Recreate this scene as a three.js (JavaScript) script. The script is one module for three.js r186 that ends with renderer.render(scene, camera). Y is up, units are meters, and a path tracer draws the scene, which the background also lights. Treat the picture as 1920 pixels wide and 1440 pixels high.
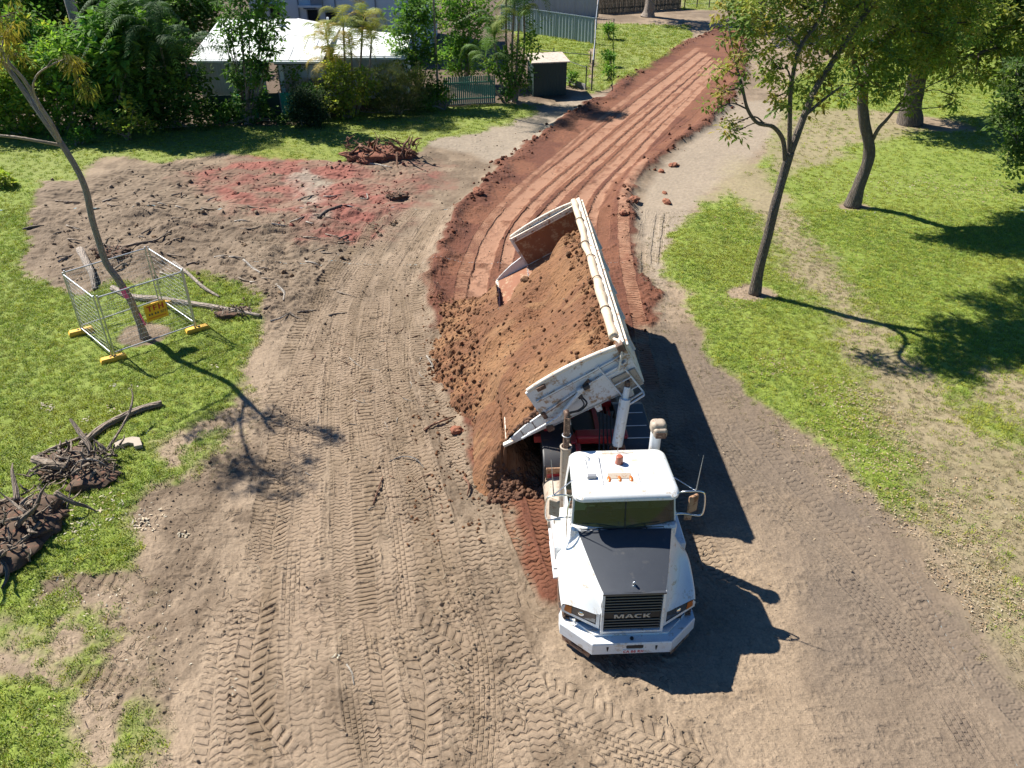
import * as THREE from 'three';
import { Sky } from 'three/addons/objects/Sky.js';
import { mergeGeometries, mergeVertices, toCreasedNormals } from 'three/addons/utils/BufferGeometryUtils.js';
import { RoundedBoxGeometry } from 'three/addons/geometries/RoundedBoxGeometry.js';
import { FontLoader } from 'three/addons/loaders/FontLoader.js';
import { TextGeometry } from 'three/addons/geometries/TextGeometry.js';

// ------------------------------------------------------------------ camera, sky, sun, exposure
const CAM_H = 12.3, PITCH = 33.5 * Math.PI / 180, FOCAL = 1553;
const scene = new THREE.Scene();
const camera = new THREE.PerspectiveCamera(2 * Math.atan(720 / FOCAL) * 180 / Math.PI, 4 / 3, 0.1, 2000);
camera.position.set(0, CAM_H, 0);
camera.rotation.x = -PITCH;
const SUN = new THREE.Vector3(-0.555, 0.743, -0.374).normalize();
const sky = new Sky();
sky.name = 'sky'; sky.userData.kind = 'structure';
sky.scale.setScalar(1500);
sky.material.uniforms.sunPosition.value.copy(SUN);
sky.material.uniforms.turbidity.value = 2.2;
sky.material.uniforms.rayleigh.value = 0.85;
sky.material.uniforms.mieCoefficient.value = 0.004;
sky.material.uniforms.cloudCoverage.value = 0;
scene.add(sky);
scene.environmentIntensity = 0.1;
const sun = new THREE.DirectionalLight(new THREE.Color(1, 0.945, 0.84), 5);
sun.name = 'sun_light';
sun.position.copy(SUN).multiplyScalar(120).add(new THREE.Vector3(0, 0, -30));
sun.target.position.set(0, 0, -30);
sun.castShadow = true; sun.shadow.mapSize.set(4096, 4096); sun.shadow.bias = -0.0004;
Object.assign(sun.shadow.camera, { left: -60, right: 60, top: 60, bottom: -60, near: 1, far: 300 });
scene.add(sun, sun.target);
const renderer = new THREE.WebGLRenderer({ antialias: true });
renderer.toneMapping = THREE.LinearToneMapping;
renderer.toneMappingExposure = 2.0;
renderer.shadowMap.enabled = true;

// ------------------------------------------------------------------ small tools
let seed = 12345;
const srand = (s) => { seed = s >>> 0; };
const rnd = () => { seed = (seed + 0x6D2B79F5) | 0; let t = Math.imul(seed ^ (seed >>> 15), 1 | seed); t = (t + Math.imul(t ^ (t >>> 7), 61 | t)) ^ t; return ((t ^ (t >>> 14)) >>> 0) / 4294967296; };
const rr = (a, b) => a + (b - a) * rnd();
const V = (x, y, z) => new THREE.Vector3(x, y, z);
const clamp = (x, a = 0, b = 1) => x < a ? a : x > b ? b : x;
const sstep = (a, b, x) => { const t = clamp((x - a) / (b - a)); return t * t * (3 - 2 * t); };
const mix = (a, b, t) => a + (b - a) * t;
const lin = (r, g, b) => new THREE.Color().setRGB(r, g, b);
// a point of the photograph (1920 x 1440) read off as a place: on the plane y = h, or at depth z
const ray = (px, py) => { const u = (px - 960) / FOCAL, v = (py - 720) / FOCAL, s = Math.sin(PITCH), c = Math.cos(PITCH); return [u, -s - v * c, -(c - v * s)]; };
const G = (px, py, h = 0) => { const d = ray(px, py), t = (h - CAM_H) / d[1]; return [d[0] * t, d[2] * t]; };
const at = (px, py, z) => { const d = ray(px, py), t = z / d[2]; return V(d[0] * t, CAM_H + d[1] * t, z); };
// value noise on a hashed table
const NT = new Float32Array(65536);
{ srand(77); for (let i = 0; i < 65536; i++) NT[i] = rnd(); }
function n2(x, y) {
  const fx = Math.floor(x), fy = Math.floor(y); let u = x - fx, v = y - fy; u = u * u * (3 - 2 * u); v = v * v * (3 - 2 * v);
  const x0 = fx & 255, x1 = (fx + 1) & 255, y0 = (fy & 255) << 8, y1 = ((fy + 1) & 255) << 8;
  const a = NT[y0 | x0], b = NT[y0 | x1], c = NT[y1 | x0], d = NT[y1 | x1];
  return a + (b - a) * u + (c - a) * v + (a - b - c + d) * u * v;
}
const fbm = (x, y, o = 4) => { let s = 0, a = .5, t = 0; for (let i = 0; i < o; i++) { s += a * n2(x, y); t += a; a *= .5; x = x * 2.03 + 17.3; y = y * 2.03 + 9.1; } return s / t; };
const n3 = (x, y, z) => n2(x + z * 1.37 + 31, y + z * .73) * .5 + n2(y - z * .9 + 7, x + z * 1.1 + 3) * .5;

const taken = new Map();
const numbered = (n) => { const k = taken.get(n) ?? 0; taken.set(n, k + 1); return k ? `${n}_${String(k).padStart(3, '0')}` : n; };
function tag(o, label, category, group) { o.userData.label = label; o.userData.category = category; if (group) o.userData.group = group; return o; }
function thing(name, label, category, pos = [0, 0, 0], turn = 0, group) {
  const o = new THREE.Group(); o.name = numbered(name); o.position.set(...pos); o.rotation.y = turn; scene.add(o); return tag(o, label, category, group);
}
function prep(g) {
  let h = g.index ? g.toNonIndexed() : g;
  for (const k of Object.keys(h.attributes)) if (!['position', 'normal', 'uv', 'color'].includes(k)) h.deleteAttribute(k);
  if (!h.attributes.normal) h.computeVertexNormals();
  if (!h.attributes.uv) boxUV(h);
  return h;
}
function boxUV(g, s = 1) {
  const p = g.attributes.position, n = g.attributes.normal, uv = new Float32Array(p.count * 2);
  for (let i = 0; i < p.count; i++) {
    const ax = Math.abs(n.getX(i)), ay = Math.abs(n.getY(i)), az = Math.abs(n.getZ(i)), x = p.getX(i), y = p.getY(i), z = p.getZ(i);
    if (ay >= ax && ay >= az) { uv[2 * i] = x * s; uv[2 * i + 1] = z * s; } else if (ax >= az) { uv[2 * i] = z * s; uv[2 * i + 1] = y * s; } else { uv[2 * i] = x * s; uv[2 * i + 1] = y * s; }
  }
  g.setAttribute('uv', new THREE.BufferAttribute(uv, 2)); return g;
}
const merge = (list) => { const l = [].concat(list).flat().map(prep); const anyC = l.every((g) => g.attributes.color); if (!anyC) l.forEach((g) => g.deleteAttribute('color')); return l.length === 1 ? l[0] : mergeGeometries(l, false); };
function part(parent, name, geoms, mat, metres = true) {
  const g = merge(geoms); if (metres) boxUV(g);
  const m = new THREE.Mesh(g, mat); m.name = name; parent.add(m); return m;
}
function struct(name, geoms, mat, metres = false) { const m = part(scene, numbered(name), geoms, mat, metres); m.userData.kind = 'structure'; return m; }
// geometries
const box = (w, h, d, x = 0, y = 0, z = 0, rx = 0, ry = 0, rz = 0) => { const g = new THREE.BoxGeometry(w, h, d); if (rx || ry || rz) g.applyMatrix4(new THREE.Matrix4().makeRotationFromEuler(new THREE.Euler(rx, ry, rz))); return g.translate(x, y, z); };
const rbox = (w, h, d, x = 0, y = 0, z = 0, r = .02, rx = 0, ry = 0, rz = 0) => { const g = new RoundedBoxGeometry(w, h, d, 2, Math.min(r, w / 2.01, h / 2.01, d / 2.01)); if (rx || ry || rz) g.applyMatrix4(new THREE.Matrix4().makeRotationFromEuler(new THREE.Euler(rx, ry, rz))); return g.translate(x, y, z); };
const quatTo = (a, b) => new THREE.Quaternion().setFromUnitVectors(V(0, 1, 0), b.clone().sub(a).normalize());
function bar(a, b, r, seg = 8, r2 = r) { const L = a.distanceTo(b), g = new THREE.CylinderGeometry(r2, r, L, seg, 1); g.translate(0, L / 2, 0).applyQuaternion(quatTo(a, b)).translate(a.x, a.y, a.z); return g; }
function beam(a, b, w, h) { const L = a.distanceTo(b), m = new THREE.Matrix4().lookAt(a, b, V(0, 1, 0)); const g = new THREE.BoxGeometry(w, h, L); g.applyMatrix4(m); const c = a.clone().add(b).multiplyScalar(.5); return g.translate(c.x, c.y, c.z); }
// a tube through points with a radius at each, roughened if wanted
function limb(pts, radii, seg = 8, rough = 0, sub = 4, capEnd = true) {
  const curve = new THREE.CatmullRomCurve3(pts, false, 'centripetal'), n = Math.max(2, (pts.length - 1) * sub), pos = [], idx = [], uv = [];
  let nor = V(1, 0, 0); let len = 0, prev = null; const k = rnd() * 50;
  for (let i = 0; i <= n; i++) {
    const t = i / n, p = curve.getPoint(t), tan = curve.getTangent(t), f = t * (pts.length - 1), j = Math.min(Math.floor(f), pts.length - 2), r = mix(radii[j], radii[j + 1], f - j);
    if (prev) len += p.distanceTo(prev); prev = p;
    nor.sub(tan.clone().multiplyScalar(nor.dot(tan))); if (nor.lengthSq() < 1e-6) nor.set(0, 0, 1).sub(tan.clone().multiplyScalar(tan.z)); nor.normalize();
    const bi = tan.clone().cross(nor);
    for (let s = 0; s <= seg; s++) {
      const a = (s % seg) / seg * Math.PI * 2, q = r * (1 + rough * (n3(Math.cos(a) * 1.7 + k, Math.sin(a) * 1.7 + k, len * 1.2) - .5) * 2);
      pos.push(p.x + (nor.x * Math.cos(a) + bi.x * Math.sin(a)) * q, p.y + (nor.y * Math.cos(a) + bi.y * Math.sin(a)) * q, p.z + (nor.z * Math.cos(a) + bi.z * Math.sin(a)) * q);
      uv.push(s / seg * Math.max(.2, 6.28 * radii[0]), len);
    }
  }
  const w = seg + 1;
  for (let i = 0; i < n; i++) for (let s = 0; s < seg; s++) { const a = i * w + s, b = a + 1, c = a + w, d = c + 1; idx.push(a, b, c, b, d, c); }
  const ring = (i, p, flip) => { const c = pos.length / 3; pos.push(p.x, p.y, p.z); uv.push(0, len); for (let s = 0; s < seg; s++) flip ? idx.push(c, i * w + s + 1, i * w + s) : idx.push(c, i * w + s, i * w + s + 1); };
  if (capEnd) { ring(n, curve.getPoint(1), false); ring(0, curve.getPoint(0), true); }
  const g = new THREE.BufferGeometry();
  g.setAttribute('position', new THREE.Float32BufferAttribute(pos, 3)); g.setAttribute('uv', new THREE.Float32BufferAttribute(uv, 2)); g.setIndex(idx); g.computeVertexNormals();
  return g;
}
// extrude an outline in a plane: pts [[a,b]...], depth along the third axis
function extr(pts, depth, plane = 'xy', off = 0, bevel = 0) {
  const s = new THREE.Shape(pts.map(([a, b]) => new THREE.Vector2(a, b)));
  const g = new THREE.ExtrudeGeometry(s, { depth: depth - 2 * bevel, bevelEnabled: bevel > 0, bevelSize: bevel, bevelThickness: bevel, bevelSegments: 2, bevelOffset: -bevel, steps: 1, curveSegments: 6 });
  g.translate(0, 0, off + bevel);
  if (plane === 'zy') g.applyMatrix4(new THREE.Matrix4().set(0, 0, 1, 0, 0, 1, 0, 0, 1, 0, 0, 0, 0, 0, 0, 1)), flip(g);   // (a,b,d) -> x=d, y=b, z=a
  if (plane === 'xz') g.applyMatrix4(new THREE.Matrix4().set(1, 0, 0, 0, 0, 0, 1, 0, 0, 1, 0, 0, 0, 0, 0, 1)), flip(g);   // (a,b,d) -> x=a, y=d, z=b
  return g;
}
function flip(g) { if (g.index) { const a = g.index.array; for (let i = 0; i < a.length; i += 3) { const t = a[i]; a[i] = a[i + 1]; a[i + 1] = t; } } else { for (const k of Object.keys(g.attributes)) { const A = g.attributes[k], n = A.itemSize, r = A.array; for (let i = 0; i < A.count; i += 3) for (let c = 0; c < n; c++) { const t = r[i * n + c]; r[i * n + c] = r[(i + 1) * n + c]; r[(i + 1) * n + c] = t; } } } g.computeVertexNormals(); return g; }
// a skin over rows of points (rows[i][j] are Vector3), smooth, optional thickness is left to the caller
function skin(rows, crease = 0) {
  const pos = [], idx = [], m = rows[0].length;
  for (const r of rows) for (const p of r) pos.push(p.x, p.y, p.z);
  for (let i = 0; i < rows.length - 1; i++) for (let j = 0; j < m - 1; j++) { const a = i * m + j, b = a + 1, c = a + m, d = c + 1; idx.push(a, c, b, b, c, d); }
  const g = new THREE.BufferGeometry(); g.setAttribute('position', new THREE.Float32BufferAttribute(pos, 3)); g.setIndex(idx); g.computeVertexNormals();
  return crease ? toCreasedNormals(g, crease) : g;
}
// closed hull between outline loops (loops[k] = list of Vector3, all the same length), ends capped
function hull(loops, crease = .6, capA = true, capB = true) {
  const pos = [], idx = [], m = loops[0].length;
  for (const r of loops) for (const p of r) pos.push(p.x, p.y, p.z);
  for (let i = 0; i < loops.length - 1; i++) for (let j = 0; j < m; j++) { const a = i * m + j, b = i * m + (j + 1) % m, c = a + m, d = b + m; idx.push(a, b, c, b, d, c); }
  const cap = (i, rev) => { const c = pos.length / 3, q = V(0, 0, 0); for (const p of loops[i]) q.add(p); q.multiplyScalar(1 / m); pos.push(q.x, q.y, q.z); for (let j = 0; j < m; j++) rev ? idx.push(c, i * m + (j + 1) % m, i * m + j) : idx.push(c, i * m + j, i * m + (j + 1) % m); };
  if (capA) cap(0, true); if (capB) cap(loops.length - 1, false);
  const g = new THREE.BufferGeometry(); g.setAttribute('position', new THREE.Float32BufferAttribute(pos, 3)); g.setIndex(idx); g.computeVertexNormals();
  return toCreasedNormals(g, crease);
}
// a lumpy stone or clod
function lump(r, sx, sy, sz, k, det = 2, amp = .35) {
  let g = new THREE.IcosahedronGeometry(1, det); if (det > 2) { g.deleteAttribute('uv'); g.deleteAttribute('normal'); g = mergeVertices(g, 1e-4); } const p = g.attributes.position, fin = det > 3 ? 1 : 0;
  for (let i = 0; i < p.count; i++) { const x = p.getX(i), y = p.getY(i), z = p.getZ(i), q = r * (1 + amp * (n3(x * 1.6 + k, y * 1.6 + k * 1.3, z * 1.6) - .5) * 2 + amp * .4 * (n3(x * 4 + k, y * 4, z * 4 + k) - .5) * 2 + fin * (amp * .35 * (n3(x * 9 + k, y * 9 + k, z * 9) - .5) * 2 + amp * .22 * (n3(x * 21, y * 21 + k, z * 21) - .5) * 2)); p.setXYZ(i, x * q * sx, y * q * sy, z * q * sz); }
  g.computeVertexNormals(); return g;
}
// one colour with its natural spread
const colr = (c, v = .25) => { const k = rr(1 - v, 1 + v), h = rr(-v, v) * .4; return lin(c[0] * k * (1 + h), c[1] * k, c[2] * k * (1 - h)); };
// textures
function dataTex(w, h, fn, srgb = true) {
  const d = new Uint8Array(w * h * 4), o = [0, 0, 0, 1];
  for (let y = 0; y < h; y++) for (let x = 0; x < w; x++) { fn(x, y, o); const i = (y * w + x) * 4; d[i] = o[0]; d[i + 1] = o[1]; d[i + 2] = o[2]; d[i + 3] = 255; }
  const t = new THREE.DataTexture(d, w, h); t.wrapS = t.wrapT = THREE.RepeatWrapping; t.magFilter = t.minFilter = THREE.LinearFilter; if (srgb) t.colorSpace = THREE.SRGBColorSpace; t.needsUpdate = true; return t;
}
const toS = (() => { const L = new Uint8Array(4097); for (let i = 0; i <= 4096; i++) { const c = i / 4096; L[i] = Math.round(255 * (c <= .0031308 ? 12.92 * c : 1.055 * Math.pow(c, 1 / 2.4) - .055)); } return (c) => L[c <= 0 ? 0 : c >= 1 ? 4096 : (c * 4096) | 0]; })();
// tileable noise for object skins: a few octaves wrapped on the 256 table
const tn = (x, y, f) => n2((x * f) % 256, (y * f) % 256);
function skinTex(size, metres, colA, colB, colC, spots, freq = 1) {   // colours mix by patches; spots = share of stain C
  const t = dataTex(size, size, (x, y, o) => {
    const u = x / size * 16 * freq, v = y / size * 16 * freq;
    const w = (f) => { const a = n2(u * f, v * f), b = n2(u * f - 16 * freq * f, v * f), c = n2(u * f, v * f - 16 * freq * f), d = n2(u * f - 16 * freq * f, v * f - 16 * freq * f), p = x / size, q = y / size; return mix(mix(a, b, p), mix(c, d, p), q); };
    const a = w(.5) * .5 + w(1.3) * .3 + w(4) * .2, s = sstep(1 - spots - .06, 1 - spots + .1, w(.7) * .45 + w(2.1) * .3 + w(6.1) * .25 + .12), g = (w(11) - .5) * .12;
    for (let i = 0; i < 3; i++) o[i] = toS(mix(mix(colA[i], colB[i], a), colC[i], s) * (1 + g));
  });
  t.repeat.set(1 / metres, 1 / metres); return t;
}

// ------------------------------------------------------------------ the ground: zones read off the photograph as outlines on the plane
const poly = (pts) => pts.map(([x, y]) => G(x, y));
const ZONES = {
  lawnL: poly([[-500, 300], [0, 330], [75, 340], [60, 390], [58, 438], [38, 497], [47, 520], [111, 537], [150, 560], [204, 530], [292, 525], [350, 508], [437, 535], [470, 570], [496, 607], [478, 642], [449, 700], [455, 735], [411, 761], [350, 800], [300, 840], [330, 875], [389, 868], [330, 905], [264, 911], [250, 950], [250, 1019], [236, 1069], [111, 1075], [75, 1110], [60, 1147], [0, 1160], [-500, 1200]]),
  lawnL2: poly([[-500, 1290], [0, 1275], [60, 1290], [110, 1310], [150, 1380], [170, 1450], [120, 1700], [-500, 1700]]),
  mixL: poly([[0, 1060], [236, 1069], [260, 1180], [270, 1260], [300, 1410], [300, 1700], [-500, 1700], [-500, 1060]]),
  mixL1: poly([[300, 770], [460, 735], [470, 790], [420, 880], [260, 915], [250, 850]]),
  lawnB: poly([[-400, 225], [0, 240], [300, 237], [560, 232], [700, 205], [840, 198], [930, 193], [1010, 196], [1000, 215], [930, 240], [800, 268], [780, 285], [640, 305], [530, 300], [420, 285], [300, 305], [200, 290], [140, 340], [20, 345], [-400, 340]]),
  lawnT: poly([[1114, 45], [1290, 48], [1300, 70], [1240, 110], [1200, 140], [1150, 165], [1112, 172]]),
  lawnT2: poly([[1280, -10], [1390, -10], [1390, 18], [1280, 18]]),
  yard: poly([[960, 40], [1035, 60], [1108, 84], [1106, 162], [1062, 158], [1010, 110], [960, 110]]),
  lawnR: poly([[1454, 256], [1441, 292], [1402, 310], [1366, 336], [1324, 370], [1290, 407], [1267, 448], [1246, 487], [1254, 526], [1298, 552], [1290, 600], [1340, 670], [1400, 730], [1448, 768], [1528, 822], [1592, 876], [1671, 943], [1735, 979], [1799, 1023], [1850, 1100], [1880, 1190], [2000, 1260], [2600, 1500], [2600, 20], [1740, 30], [1480, 150], [1470, 225]]),
  dry: poly([[1390, 300], [1440, 320], [1520, 470], [1640, 600], [1720, 700], [1800, 790], [1930, 890], [2100, 1060], [2100, 1460], [1920, 1230], [1840, 1110], [1760, 990], [1690, 810], [1640, 720], [1590, 640], [1500, 510], [1430, 410], [1375, 365], [1330, 372]]),
  dry2: poly([[1470, 210], [1600, 200], [1720, 225], [1690, 260], [1600, 275], [1560, 300], [1480, 330], [1430, 320]]),
  dry3: poly([[1800, 690], [1920, 700], [2100, 860], [2100, 1000], [1920, 860]]),
  road: poly([[1345, 55], [1280, 83], [1180, 140], [1130, 183], [1090, 203], [1010, 258], [935, 310], [900, 365], [850, 405], [815, 470], [790, 530], [800, 580], [825, 640], [850, 720], [880, 800], [900, 880], [930, 930], [985, 1060], [1030, 1120], [1060, 1110], [1060, 900], [1180, 700], [1200, 620], [1236, 598], [1240, 570], [1200, 480], [1178, 400], [1190, 350], [1220, 310], [1290, 262], [1330, 240], [1370, 200], [1400, 130], [1400, 60]]),
  sand: poly([[1178, 400], [1290, 262], [1370, 190], [1470, 190], [1455, 256], [1330, 370], [1250, 480], [1245, 580], [1220, 520]]),
  grey: poly([[790, 270], [940, 233], [1000, 212], [1080, 180], [1130, 180], [1010, 260], [935, 310], [880, 285]]),
  pink: poly([[360, 330], [450, 305], [540, 275], [640, 296], [800, 318], [790, 365], [690, 440], [600, 450], [480, 405], [400, 405]]),
  pale: poly([[570, 330], [610, 335], [620, 380], [600, 410], [560, 400], [545, 360]]),
  dug: poly([[60, 345], [140, 340], [300, 305], [640, 305], [800, 290], [800, 360], [700, 450], [600, 540], [520, 620], [440, 600], [350, 510], [200, 540], [100, 530], [50, 480]]),
  darkDirt: poly([[1225, 590], [1260, 610], [1390, 715], [1580, 870], [1760, 1080], [1920, 1230], [2200, 1500], [1600, 1600], [1460, 1200], [1350, 1000], [1260, 780]]),  // darker, packed dirt to the right of the truck
  mulch: poly([[-400, -40], [940, -40], [950, 60], [1000, 110], [1060, 185], [930, 195], [700, 208], [560, 236], [300, 242], [0, 245], [-400, 230]]),
  ringR1: poly([[1360, 545], [1400, 532], [1440, 540], [1468, 556], [1420, 566], [1370, 560]]),
  ringR2: poly([[1568, 383], [1590, 375], [1620, 380], [1640, 390], [1600, 396], [1570, 392]]),
  ringR3: poly([[1640, 215], [1700, 210], [1790, 225], [1850, 245], [1760, 250], [1680, 240]]),
  ringL: poly([[215, 640], [235, 615], [280, 605], [320, 612], [326, 628], [290, 648], [240, 654]]),
};
function sd(P, x, z) {
  let d = 1e9, inside = false;
  for (let i = 0, j = P.length - 1; i < P.length; j = i++) {
    const ax = P[i][0], az = P[i][1], bx = P[j][0], bz = P[j][1], ex = bx - ax, ez = bz - az, wx = x - ax, wz = z - az, t = clamp((wx * ex + wz * ez) / (ex * ex + ez * ez)), qx = wx - ex * t, qz = wz - ez * t, q = qx * qx + qz * qz;
    if (q < d) d = q;
    if ((az > z) !== (bz > z) && x < (bx - ax) * (z - az) / (bz - az) + ax) inside = !inside;
  }
  return inside ? Math.sqrt(d) : -Math.sqrt(d);
}
const ZN = Object.keys(ZONES);
class Tile {
  constructor(x0, x1, z0, z1, res, cell) {   // z0 nearer (larger) than z1
    Object.assign(this, { x0, x1, z0, z1, res, cell, nx: Math.ceil((x1 - x0) / cell) + 1, nz: Math.ceil((z0 - z1) / cell) + 1, f: {} });
    for (const k of ZN) {
      const P = ZONES[k], xs = P.map((p) => p[0]), zs = P.map((p) => p[1]), lo = [Math.min(...xs) - 3, Math.min(...zs) - 3], hi = [Math.max(...xs) + 3, Math.max(...zs) + 3];
      if (hi[0] < x0 || lo[0] > x1 || hi[1] < z1 || lo[1] > z0) continue;
      const a = this.f[k] = new Float32Array(this.nx * this.nz).fill(-3);
      for (let j = 0; j < this.nz; j++) { const z = z0 - j * cell; if (z < lo[1] || z > hi[1]) continue; for (let i = 0; i < this.nx; i++) { const x = x0 + i * cell; if (x < lo[0] || x > hi[0]) continue; a[j * this.nx + i] = clamp(sd(P, x, z), -3, 3); } }
    }
    this.H = new Float32Array(res * res);
    this.C = new Uint8Array(res * res * 4);
  }
  z(k, x, z) {
    const a = this.f[k]; if (!a) return -3;
    let u = (x - this.x0) / this.cell, v = (this.z0 - z) / this.cell; u = clamp(u, 0, this.nx - 1.001); v = clamp(v, 0, this.nz - 1.001);
    const i = u | 0, j = v | 0, o = j * this.nx + i; u -= i; v -= j;
    return mix(mix(a[o], a[o + 1], u), mix(a[o + this.nx], a[o + this.nx + 1], u), v);
  }
  sample(A, x, z) {
    const r = this.res; let u = (x - this.x0) / (this.x1 - this.x0) * r - .5, v = (this.z0 - z) / (this.z0 - this.z1) * r - .5; u = clamp(u, 0, r - 1.001); v = clamp(v, 0, r - 1.001);
    const i = u | 0, j = v | 0, o = j * r + i; u -= i; v -= j;
    return mix(mix(A[o], A[o + 1], u), mix(A[o + r], A[o + r + 1], u), v);
  }
}
const NEAR = new Tile(-20, 20, -5, -31, 1536, .12), CORE = new Tile(-9, 8, -5, -26, 2048, .1), FAR = new Tile(-62, 74, -31, -115, 2048, .3);
// how much living grass stands at a place (0..1)
function grassAt(T, x, z) {
  const w = (fbm(x * .9, z * .9, 3) - .5) * 1.6 + (n2(x * 5, z * 5) - .5) * .5;
  let g = 0;
  const e = (k, soft = .25) => sstep(-soft, soft, T.z(k, x, z) + w * .55);
  g = Math.max(e('lawnL'), e('lawnL2'), e('lawnB') * .9, e('lawnT') * .85, e('lawnT2') * .8, e('yard', .05), e('lawnR'));
  const m = Math.max(e('mixL', .5), e('mixL1', .4)); if (m > g) g = Math.max(g, m * sstep(.42, .75, fbm(x * 1.6 + 9, z * 1.6, 4)) * .9);
  g *= 1 - .9 * sstep(-.9, .4, Math.min(T.z('dry', x, z), .7) + w * .95);
  g *= 1 - .75 * sstep(-.6, .8, T.z('dry2', x, z) + w);
  g *= 1 - .85 * sstep(-.6, .6, T.z('dry3', x, z) + w);
  g *= 1 - sstep(-.1, .12, T.z('ringR1', x, z) + w * .12); g *= 1 - sstep(-.1, .15, T.z('ringR2', x, z) + w * .15); g *= 1 - sstep(-.3, .5, T.z('ringR3', x, z) + w * .5); g *= 1 - sstep(-.08, .08, T.z('ringL', x, z) + w * .06);
  g *= 1 - sstep(-.2, .2, T.z('mulch', x, z) + w * .4);
  return clamp(g);
}
const roadD = (T, x, z) => T.z('road', x, z) + (fbm(x * 1.1 + 40, z * 1.1, 3) - .5) * .9;
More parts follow.
